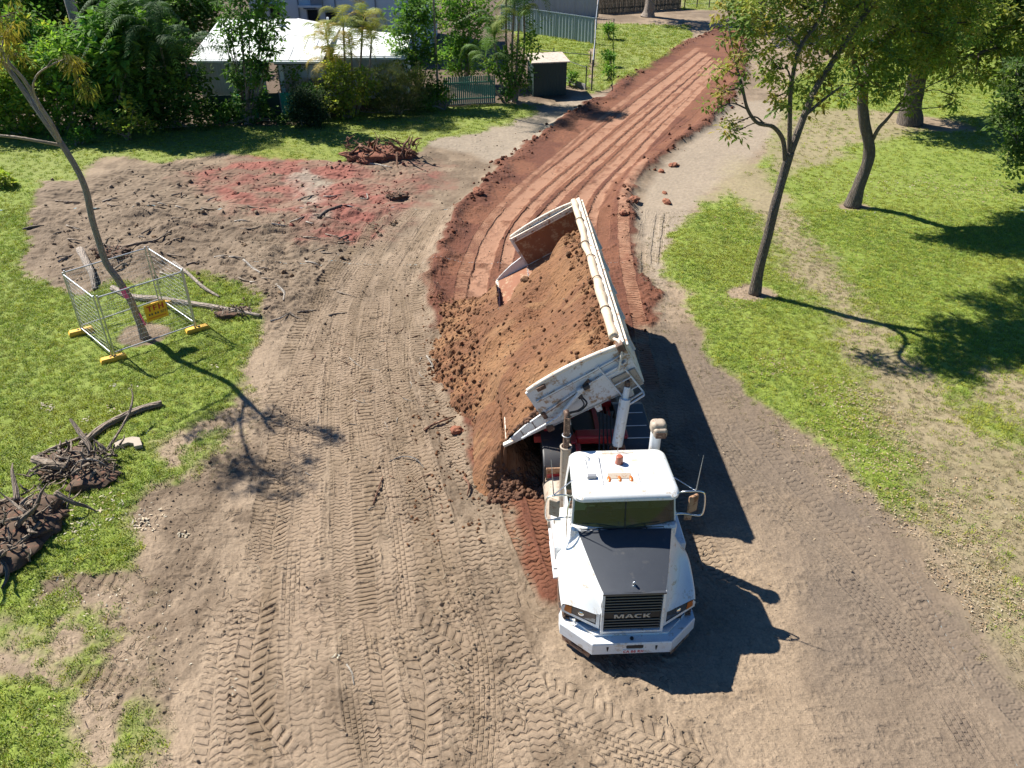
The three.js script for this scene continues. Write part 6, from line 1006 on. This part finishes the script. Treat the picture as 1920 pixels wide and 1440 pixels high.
{ // wire boundary fence running back beside the yard
  const P = [GB(1109, 170), GB(1113, 125), GB(1115, 84), GB(1118, 55), GB(1121, 32)], dark = std({ color: lin(.05, .055, .05), roughness: .6 }), o = P[0], T = thing('wire_boundary_fence', 'dark post-and-wire fence running back beside the green yard', 'fence', [o.x, o.y, o.z]), l = (p) => p.clone().sub(o);
  for (const p of P) part(T, 'post', bar(l(p), l(p).add(V(0, 1.75, 0)), .045, 8), dark);
  part(T, 'rail', [0, 1, 2, 3].map((k) => bar(l(P[k]).add(V(0, 1.7, 0)), l(P[k + 1]).add(V(0, 1.7, 0)), .03, 6)), std({ color: lin(.35, .36, .37), roughness: .5, metalness: .5 }));
  const w = []; for (let k = 0; k < 4; k++) for (let y = .2; y < 1.7; y += .25) w.push(bar(l(P[k]).add(V(0, y, 0)), l(P[k + 1]).add(V(0, y, 0)), .006, 4)); part(T, 'wire', w, dark).userData.kind = 'stuff';
  const q = [GB(1050, 150), GB(1098, 168)], T2 = thing('wire_gate', 'low chain-wire gate between the shed and the yard fence', 'gate', [q[0].x, q[0].y, q[0].z]), e = q[1].clone().sub(q[0]);
  for (const t of [0, 1]) part(T2, 'post', bar(e.clone().multiplyScalar(t), e.clone().multiplyScalar(t).add(V(0, 1.4, 0)), .035, 8), dark);
  part(T2, 'rail', [bar(V(0, 1.3, 0), e.clone().add(V(0, 1.3, 0)), .02, 6)], dark); part(T2, 'plinth', beam(V(0, .18, 0), e.clone().add(V(0, .18, 0)), .06, .36), std({ map: skinTex(128, 1, [.3, .3, .3], [.24, .24, .25], [.2, .18, .16], .3), roughness: .9 }));
  const w2 = []; for (let k = 1; k < 24; k++) { const c = e.clone().multiplyScalar(k / 24); w2.push(bar(c, c.clone().add(V(0, 1.3, 0)), .004, 4)); } part(T2, 'wire_mesh', w2, dark).userData.kind = 'stuff';
  const y = [GB(1010, 108), GB(1038, 112), GB(1107, 118)], T3 = thing('low_wire_fence', 'low dark rail fence crossing the green yard', 'fence', [y[0].x, y[0].y, y[0].z]);
  for (const p of y) part(T3, 'post', bar(p.clone().sub(y[0]), p.clone().sub(y[0]).add(V(0, .75, 0)), .04, 8), dark); for (let k = 0; k < 2; k++) part(T3, 'rail', bar(y[k].clone().sub(y[0]).add(V(0, .55, 0)), y[k + 1].clone().sub(y[0]).add(V(0, .55, 0)), .025, 6), dark);
}
{
  const wood = std({ map: skinTex(128, 1.2, [.10, .085, .06], [.075, .062, .045], [.16, .15, .12], .3), roughness: .9 }), a = GB(1122, 29), b = GB(1279, 18), L = a.distanceTo(b), T = thing('paling_fence', 'weathered timber paling fence behind the shaded tree trunk', 'fence', [a.x, a.y, a.z - .8], Math.atan2(-(b.z - a.z), b.x - a.x));
  srand(17); const n = 60; for (let k = 0; k < n; k++) part(T, 'paling', box(L / n - .015, 1.75, .02, (k + .5) * L / n, .9 + rr(-.03, .03), rr(-.008, .008)), wood); for (const y of [.4, 1.4]) part(T, 'rail', box(L, .09, .05, L / 2, y, -.04), wood);
  const c = GB(1283, 16), d = GB(1420, 10), T2 = thing('paddock_fence', 'thin post-and-wire fence far beyond the end of the haul road', 'fence', [c.x, c.y, c.z]), e = d.clone().sub(c);
  for (let k = 0; k <= 6; k++) part(T2, 'post', bar(e.clone().multiplyScalar(k / 6), e.clone().multiplyScalar(k / 6).add(V(0, 1.1, 0)), .05, 6), wood); part(T2, 'wire', [.4, .7, 1.0].map((y) => bar(V(0, y, 0), e.clone().add(V(0, y, 0)), .012, 4)), trimGrey).userData.kind = 'stuff';
}
{
  const b = GB(132, 250), T = thing('power_pole', 'grey pole rising out of the dense garden foliage', 'pole', [b.x - .6, 0, b.z - 5]);
  part(T, 'shaft', limb([V(0, 0, 0), V(-.1, 4, 0), V(-.25, 11, 0)], [.28, .26, .2], 14), M.barkPale, false);
}
// ------------------------------------------------------------------ garden plants
function frondGeo(L, n, leaf, wid, arch, droop, k) {
  srand(k); const cv = new THREE.CatmullRomCurve3([V(0, 0, 0), V(L * .35, L * arch, 0), V(L * .7, L * arch * 1.05, 0), V(L, L * (arch - droop), 0)]), pos = [];
  const tri = (a, b, c) => { for (const p of [a, b, c]) pos.push(p.x, p.y, p.z); };
  for (let i = 0; i < 10; i++) { const a = cv.getPoint(i / 10), b = cv.getPoint((i + 1) / 10), w = .02 * (1 - i / 12); tri(a.clone().add(V(0, 0, w)), b.clone().add(V(0, 0, w)), a.clone().add(V(0, 0, -w))); tri(b.clone().add(V(0, 0, w)), b.clone().add(V(0, 0, -w)), a.clone().add(V(0, 0, -w))); }
  for (let i = 1; i <= n; i++) for (const s of [-1, 1]) { const t = .12 + .86 * i / n, p = cv.getPoint(t), T = cv.getTangent(t), l = leaf * Math.sin(Math.PI * (.2 + .75 * t)) * rr(.85, 1.1), d = T.clone().multiplyScalar(.55).add(V(0, .15 - rr(.1, .5), s)).normalize(), tip = p.clone().add(d.clone().multiplyScalar(l)).add(V(0, -l * .25, 0)), m = p.clone().add(d.clone().multiplyScalar(l * .5)), w = T.clone().multiplyScalar(wid); tri(p.clone().add(w), m.clone().add(w), p.clone().sub(w)); tri(m.clone().add(w), m.clone().sub(w), p.clone().sub(w)); tri(m.clone().add(w), tip, m.clone().sub(w)); }
  const g = new THREE.BufferGeometry(); g.setAttribute('position', new THREE.Float32BufferAttribute(pos, 3)); g.computeVertexNormals(); return boxUV(g);
}
const FR = { cane: frondGeo(1.7, 26, .5, .018, .35, .55, 1), big: frondGeo(2.6, 34, .6, .022, .3, .6, 2), tall: frondGeo(2.0, 28, .55, .02, .3, .7, 3) };
const frMat = (c) => phys({ color: lin(...c), roughness: .75, transmission: .5, specularIntensity: .4, side: THREE.DoubleSide });
const FM = { gold: [frMat([.32, .33, .04]), frMat([.22, .28, .034]), frMat([.42, .32, .04])], green: [frMat([.09, .19, .028]), frMat([.13, .24, .03])], dark: [frMat([.05, .125, .024]), frMat([.075, .165, .028])] };
function palm(label, base, stems, geo, mats, n, k, lean = .15, name = 'palm') {   // stems: [dx, dz, height]
  srand(k); const T = thing(name, label, 'palm', [base.x, base.y, base.z], 0, 'palms in the garden');
  for (const [dx, dz, h] of stems) {
    const top = V(dx + rr(-1, 1) * lean * h * .3, h, dz + rr(-1, 1) * lean * h * .3); const st = part(T, 'stem', limb([V(dx * .3, 0, dz * .3), V(dx * .8, h * .5, dz * .8), top], [.08, .06, .05], 8, .05), M.barkGrey, false);
    for (let i = 0; i < n; i++) { const m = new THREE.Mesh(geo, mats[(rnd() * mats.length) | 0]); m.name = 'frond'; m.position.copy(top); m.rotation.set(0, i / n * 6.283 + rr(-.25, .25), 0); m.rotateZ(rr(-.55, .85)); m.scale.setScalar(rr(.75, 1.1)); T.add(m); }
  }
  return T;
}
function shrub(name, label, base, blobs, type, colour, per, o = {}) {
  const cat = o.cat ?? 'shrub', T = thing(name, label, cat, [base.x, base.y, base.z], 0, o.group), loc = (p) => p.clone().sub(base), st = [];
  const mat = o.bark ?? M.barkGrey;
  for (const [c, r] of blobs) { const e = loc(c), s = V(rr(-.2, .2), 0, rr(-.2, .2)); st.push(limb([s, s.clone().lerp(e, .5).add(V(rr(-.2, .2), .1, rr(-.2, .2))), e], [.05, .035, .015], 6, .1, 3, false)); }
  part(T, 'stem', st, mat, false); foliage(T, 'foliage', type, o.mat ?? LEAF.gloss, blobs.map(([c, r, f]) => [loc(c), r * 1.05, f]), colour, per * 2.6, o); return T;
}
const BL = (base, l) => blobsAt(l.map(([x, y, r, dz, f]) => [x, y, r, base.z + (dz ?? 0), f ?? .95]), base.z);
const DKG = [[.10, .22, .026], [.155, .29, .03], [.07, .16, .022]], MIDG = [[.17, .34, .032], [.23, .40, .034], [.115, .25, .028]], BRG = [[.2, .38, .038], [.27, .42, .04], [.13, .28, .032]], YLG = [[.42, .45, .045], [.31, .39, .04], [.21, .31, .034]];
srand(5150);
{
  let b;
  b = GB(40, 252); shrub('leafy_shrub', 'tall yellow-green leafy shrub at the far left of the garden', b, BL(b, [[20, 130, 45], [50, 180, 45], [20, 210, 40], [70, 225, 30], [80, 140, 40], [-20, 170, 60], [40, 240, 22, .4], [-30, 230, 40]]), 'broad', YLG.concat(MIDG), 9, { scale: 1.3, group: 'garden shrubs', mat: LEAF.soft });
  b = GB(120, 250); shrub('leafy_shrub', 'mid green leafy shrub with gaps near the ground, next to the far left one', b, BL(b, [[120, 120, 45], [150, 165, 45], [110, 190, 40], [150, 215, 35], [115, 235, 26, .3], [90, 100, 34], [165, 120, 30], [190, 190, 35]]), 'broad', MIDG.concat(BRG), 9, { scale: 1.3, group: 'garden shrubs', mat: LEAF.soft });
  b = GB(215, 248); shrub('large_leaved_plant', 'big-leaved glossy plant with bright upright leaves above dark shrubs', b, BL(b, [[190, 60, 40, -.5], [235, 40, 40, -.6], [215, 95, 45], [260, 75, 35, -.3], [180, 110, 35], [240, 130, 40], [205, 165, 40], [250, 185, 36], [215, 220, 30, .3], [170, 75, 30, -.5]]), 'big', [[.14, .3, .03], [.2, .38, .036], [.09, .21, .024]], 7, { group: 'garden shrubs', scale: 1.1 });
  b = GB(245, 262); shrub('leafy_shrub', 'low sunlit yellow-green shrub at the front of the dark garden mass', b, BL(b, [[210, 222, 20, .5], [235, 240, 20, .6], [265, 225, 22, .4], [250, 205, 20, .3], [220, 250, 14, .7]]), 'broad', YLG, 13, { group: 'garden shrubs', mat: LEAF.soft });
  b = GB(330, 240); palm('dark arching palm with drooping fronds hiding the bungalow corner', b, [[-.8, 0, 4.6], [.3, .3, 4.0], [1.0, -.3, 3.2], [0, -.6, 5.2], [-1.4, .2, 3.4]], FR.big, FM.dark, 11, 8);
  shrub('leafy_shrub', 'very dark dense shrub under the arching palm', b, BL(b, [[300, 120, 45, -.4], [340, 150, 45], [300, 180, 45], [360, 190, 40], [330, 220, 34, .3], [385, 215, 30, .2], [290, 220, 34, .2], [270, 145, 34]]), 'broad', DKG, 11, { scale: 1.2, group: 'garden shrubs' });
  b = GB(468, 232); shrub('umbrella_tree', 'tall glossy umbrella-leaved tree standing before the white roof', b, BL(b, [[430, 25, 34], [470, 10, 40], [505, 30, 32], [490, 65, 34], [455, 60, 34], [440, 90, 24], [480, 100, 34], [505, 85, 26], [470, 135, 34], [495, 140, 24], [450, 150, 26], [465, 175, 32], [490, 190, 26], [450, 205, 28], [475, 215, 26], [430, 135, 20], [415, 55, 20], [450, -40, 40], [500, -20, 40], [420, 45, 16], [520, 60, 20]]), 'umbrella', [[.10, .22, .028], [.15, .3, .034], [.065, .15, .022]], 9, { cat: 'tree', group: 'garden shrubs' });
  b = GB(576, 236); shrub('round_shrub', 'dark rounded shrub in front of the carport', b, BL(b, [[575, 200, 36], [560, 185, 22], [595, 190, 24], [575, 225, 30], [550, 215, 20], [600, 220, 22]]), 'fine', [[.03, .07, .018], [.045, .095, .02]], 36, { group: 'garden shrubs', scale: 1.3 });
  b = GB(585, 218); shrub('fern_plant', 'bright green fern tuft behind the dark rounded shrub', b, BL(b, [[590, 165, 14], [575, 170, 12], [603, 172, 12]]), 'wisp', BRG, 60, { group: 'garden shrubs', mat: LEAF.soft });
  b = GB(545, 214); shrub('twiggy_shrub', 'sparse twiggy shrub in front of the grey carport wall', b, BL(b, [[545, 130, 18], [560, 150, 16], [530, 150, 14], [540, 165, 14], [560, 128, 10]]), 'broad', MIDG, 8, { group: 'garden shrubs' });
  b = GB(650, 216); palm('cluster of golden cane palms with yellow fronds before the white roof', b, [[-.6, -.3, 3.5], [.2, 0, 4.3], [1.1, -.4, 4.5], [.6, .2, 3.2], [-.2, .5, 2.6], [1.6, .1, 3.5]], FR.cane, FM.gold, 9, 21);
  shrub('leafy_shrub', 'rounded yellow-green shrub below the golden palms', GB(650, 222), BL(b, [[625, 130, 26, .5], [650, 150, 32, .6], [630, 175, 30, .6], [665, 185, 30, .7], [620, 200, 18, .7], [690, 160, 28, .5], [655, 205, 24, .9]]), 'broad', YLG, 13, { group: 'garden shrubs', mat: LEAF.soft });
  b = GB(745, 216); shrub('feathery_shrub', 'wispy olive shrub with feathery twigs over bare soil', b, BL(b, [[700, 150, 26], [735, 140, 30], [765, 155, 30], [720, 175, 28, .4], [755, 180, 30, .4], [785, 180, 24], [735, 205, 26, .6], [775, 205, 20, .3], [710, 200, 16, .6]]), 'wisp', [[.14, .18, .04], [.1, .14, .034], [.18, .2, .045]], 26, { group: 'garden shrubs', mat: LEAF.soft, bark: M.barkPale });
  b = GB(785, 200); shrub('leafy_tree', 'dark glossy leafy tree left of the thin palm trunk', b, BL(b, [[770, 45, 30, -.6], [745, 65, 26, -.5], [795, 70, 30, -.4], [770, 95, 30], [800, 110, 26], [745, 100, 24], [780, 135, 26], [765, 25, 28, -1], [780, 10, 34, -1], [800, 20, 30, -.8], [805, 150, 16, .2]]), 'broad', DKG.concat(MIDG), 13, { cat: 'tree', group: 'garden shrubs' });
  b = GB(822, 196); palm('slender tall palm with a bare grey trunk by the picket fence', b, [[0, 0, 7.6]], FR.tall, FM.green, 12, 33, .1);
  b = GB(870, 160); shrub('leafy_shrub', 'bright green broad shrub behind the picket fence', b, BL(b, [[850, 40, 34, -.6], [880, 20, 34, -.8], [865, 75, 34], [890, 55, 26], [845, 105, 30], [880, 105, 30], [860, 130, 24], [840, 5, 34, -1], [905, 10, 24, -1], [895, 130, 16]]), 'broad', BRG.concat(MIDG), 12, { group: 'garden shrubs', mat: LEAF.soft });
  b = GB(835, 205); shrub('leafy_shrub', 'low leafy shrub at the end of the picket fence', b, BL(b, [[815, 185, 16], [830, 170, 14], [800, 195, 14, .2], [845, 185, 8]]), 'broad', MIDG, 20, { group: 'garden shrubs' });
  b = GB(960, 190); palm('clump of tall feathery palms between the picket fence and the shed', b, [[0, 0, 5.6], [-.9, .2, 3.2], [.8, -.2, 5.0], [.3, .3, 4.2], [-.4, -.3, 6.2], [-1.5, 0, 2.4]], FR.tall, FM.green.concat([FM.gold[1]]), 9, 44);
  shrub('climbing_vine', 'leafy creeper wrapped around the palm stems near the shed', GB(965, 190), BL(b, [[945, 110, 22, .2], [975, 100, 22, .2], [960, 140, 24, .2], [935, 140, 18, .2], [985, 150, 20, .2], [955, 170, 20, .3], [995, 90, 16, .1], [1000, 60, 16, 0], [915, 125, 14, .2]]), 'broad', BRG.concat(DKG), 17, { group: 'garden shrubs', bark: M.barkGrey });
  // dense understorey along the foot of the garden
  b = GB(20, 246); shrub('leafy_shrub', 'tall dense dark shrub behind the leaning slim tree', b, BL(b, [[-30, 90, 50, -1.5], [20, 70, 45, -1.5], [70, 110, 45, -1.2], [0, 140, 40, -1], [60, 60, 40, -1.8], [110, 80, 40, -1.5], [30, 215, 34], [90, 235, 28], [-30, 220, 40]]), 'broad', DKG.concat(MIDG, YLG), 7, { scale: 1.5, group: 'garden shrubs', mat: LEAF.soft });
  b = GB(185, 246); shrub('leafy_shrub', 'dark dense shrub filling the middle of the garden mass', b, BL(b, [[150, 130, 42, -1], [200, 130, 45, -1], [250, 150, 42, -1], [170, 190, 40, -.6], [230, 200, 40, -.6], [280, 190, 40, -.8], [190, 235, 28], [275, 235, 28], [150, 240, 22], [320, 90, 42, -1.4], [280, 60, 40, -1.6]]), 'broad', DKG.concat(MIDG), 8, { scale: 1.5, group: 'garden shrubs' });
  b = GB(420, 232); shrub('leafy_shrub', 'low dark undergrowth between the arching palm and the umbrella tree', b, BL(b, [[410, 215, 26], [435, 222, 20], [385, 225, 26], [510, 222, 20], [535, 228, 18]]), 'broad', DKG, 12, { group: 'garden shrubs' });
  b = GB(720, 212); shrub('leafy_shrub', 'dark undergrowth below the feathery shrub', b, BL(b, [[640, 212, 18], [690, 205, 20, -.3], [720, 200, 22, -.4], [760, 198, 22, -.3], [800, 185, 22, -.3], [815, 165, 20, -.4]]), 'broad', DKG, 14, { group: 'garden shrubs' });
  // trees behind, up to the top of the picture
  b = V(-26, 0, -53); shrub('background_tree', 'dark leafy tree behind the garden at the top left corner', b, BL(b, [[30, 30, 60], [80, 60, 50], [60, 0, 60], [10, 80, 50], [-40, 30, 70], [90, 20, 45]]), 'broad', DKG.concat(MIDG), 5, { cat: 'tree', scale: 1.7, group: 'trees behind the garden' });
  b = V(-21, 0, -54); shrub('background_tree', 'dark tree crown behind the grey pole', b, BL(b, [[150, 30, 55], [190, 10, 55], [160, 80, 40], [220, 40, 45], [240, -10, 50], [130, -20, 50]]), 'broad', DKG, 5, { cat: 'tree', scale: 1.7, group: 'trees behind the garden' });
  b = V(-17, 0, -55); shrub('background_tree', 'shaded tree mass left of the white roof', b, BL(b, [[290, 40, 50], [330, 15, 55], [370, 40, 40], [345, 65, 30], [270, 10, 45], [395, 10, 40], [310, 80, 34]]), 'broad', DKG, 5, { cat: 'tree', scale: 1.7, group: 'trees behind the garden' });
  b = GB(12, 352); shrub('young_plant', 'small leafy plant at the left edge of the lawn strip', b, BL(b, [[8, 335, 12], [18, 345, 8], [-4, 340, 12]]), 'broad', YLG, 70, { mat: LEAF.soft });
  b = GB(150, 272); shrub('young_plant', 'low sapling on the shaded lawn edge left of the dark palm', b, BL(b, [[150, 250, 10], [140, 258, 8], [160, 256, 8]]), 'broad', MIDG, 60, {});
  for (const [px, py, label] of [[1141, 75, 'thin sapling furthest back on the verge'], [1141, 125, 'leafy sapling in the middle of the verge'], [1140, 150, 'leaning sapling nearest the red road shoulder'], [1072, 162, 'dark leafy sapling beside the shed']]) { b = GB(px, py); shrub('sapling', label, b, BL(b, [[px - 3, py - 14, 6], [px + 4, py - 18, 6], [px, py - 24, 5]]), 'broad', MIDG, 90, { cat: 'sapling', group: 'saplings on the verge' }); }
}
console.log('garden built');

scene.traverse((o) => { if (o.isMesh) { o.castShadow = true; o.receiveShadow = true; } });
renderer.render(scene, camera);
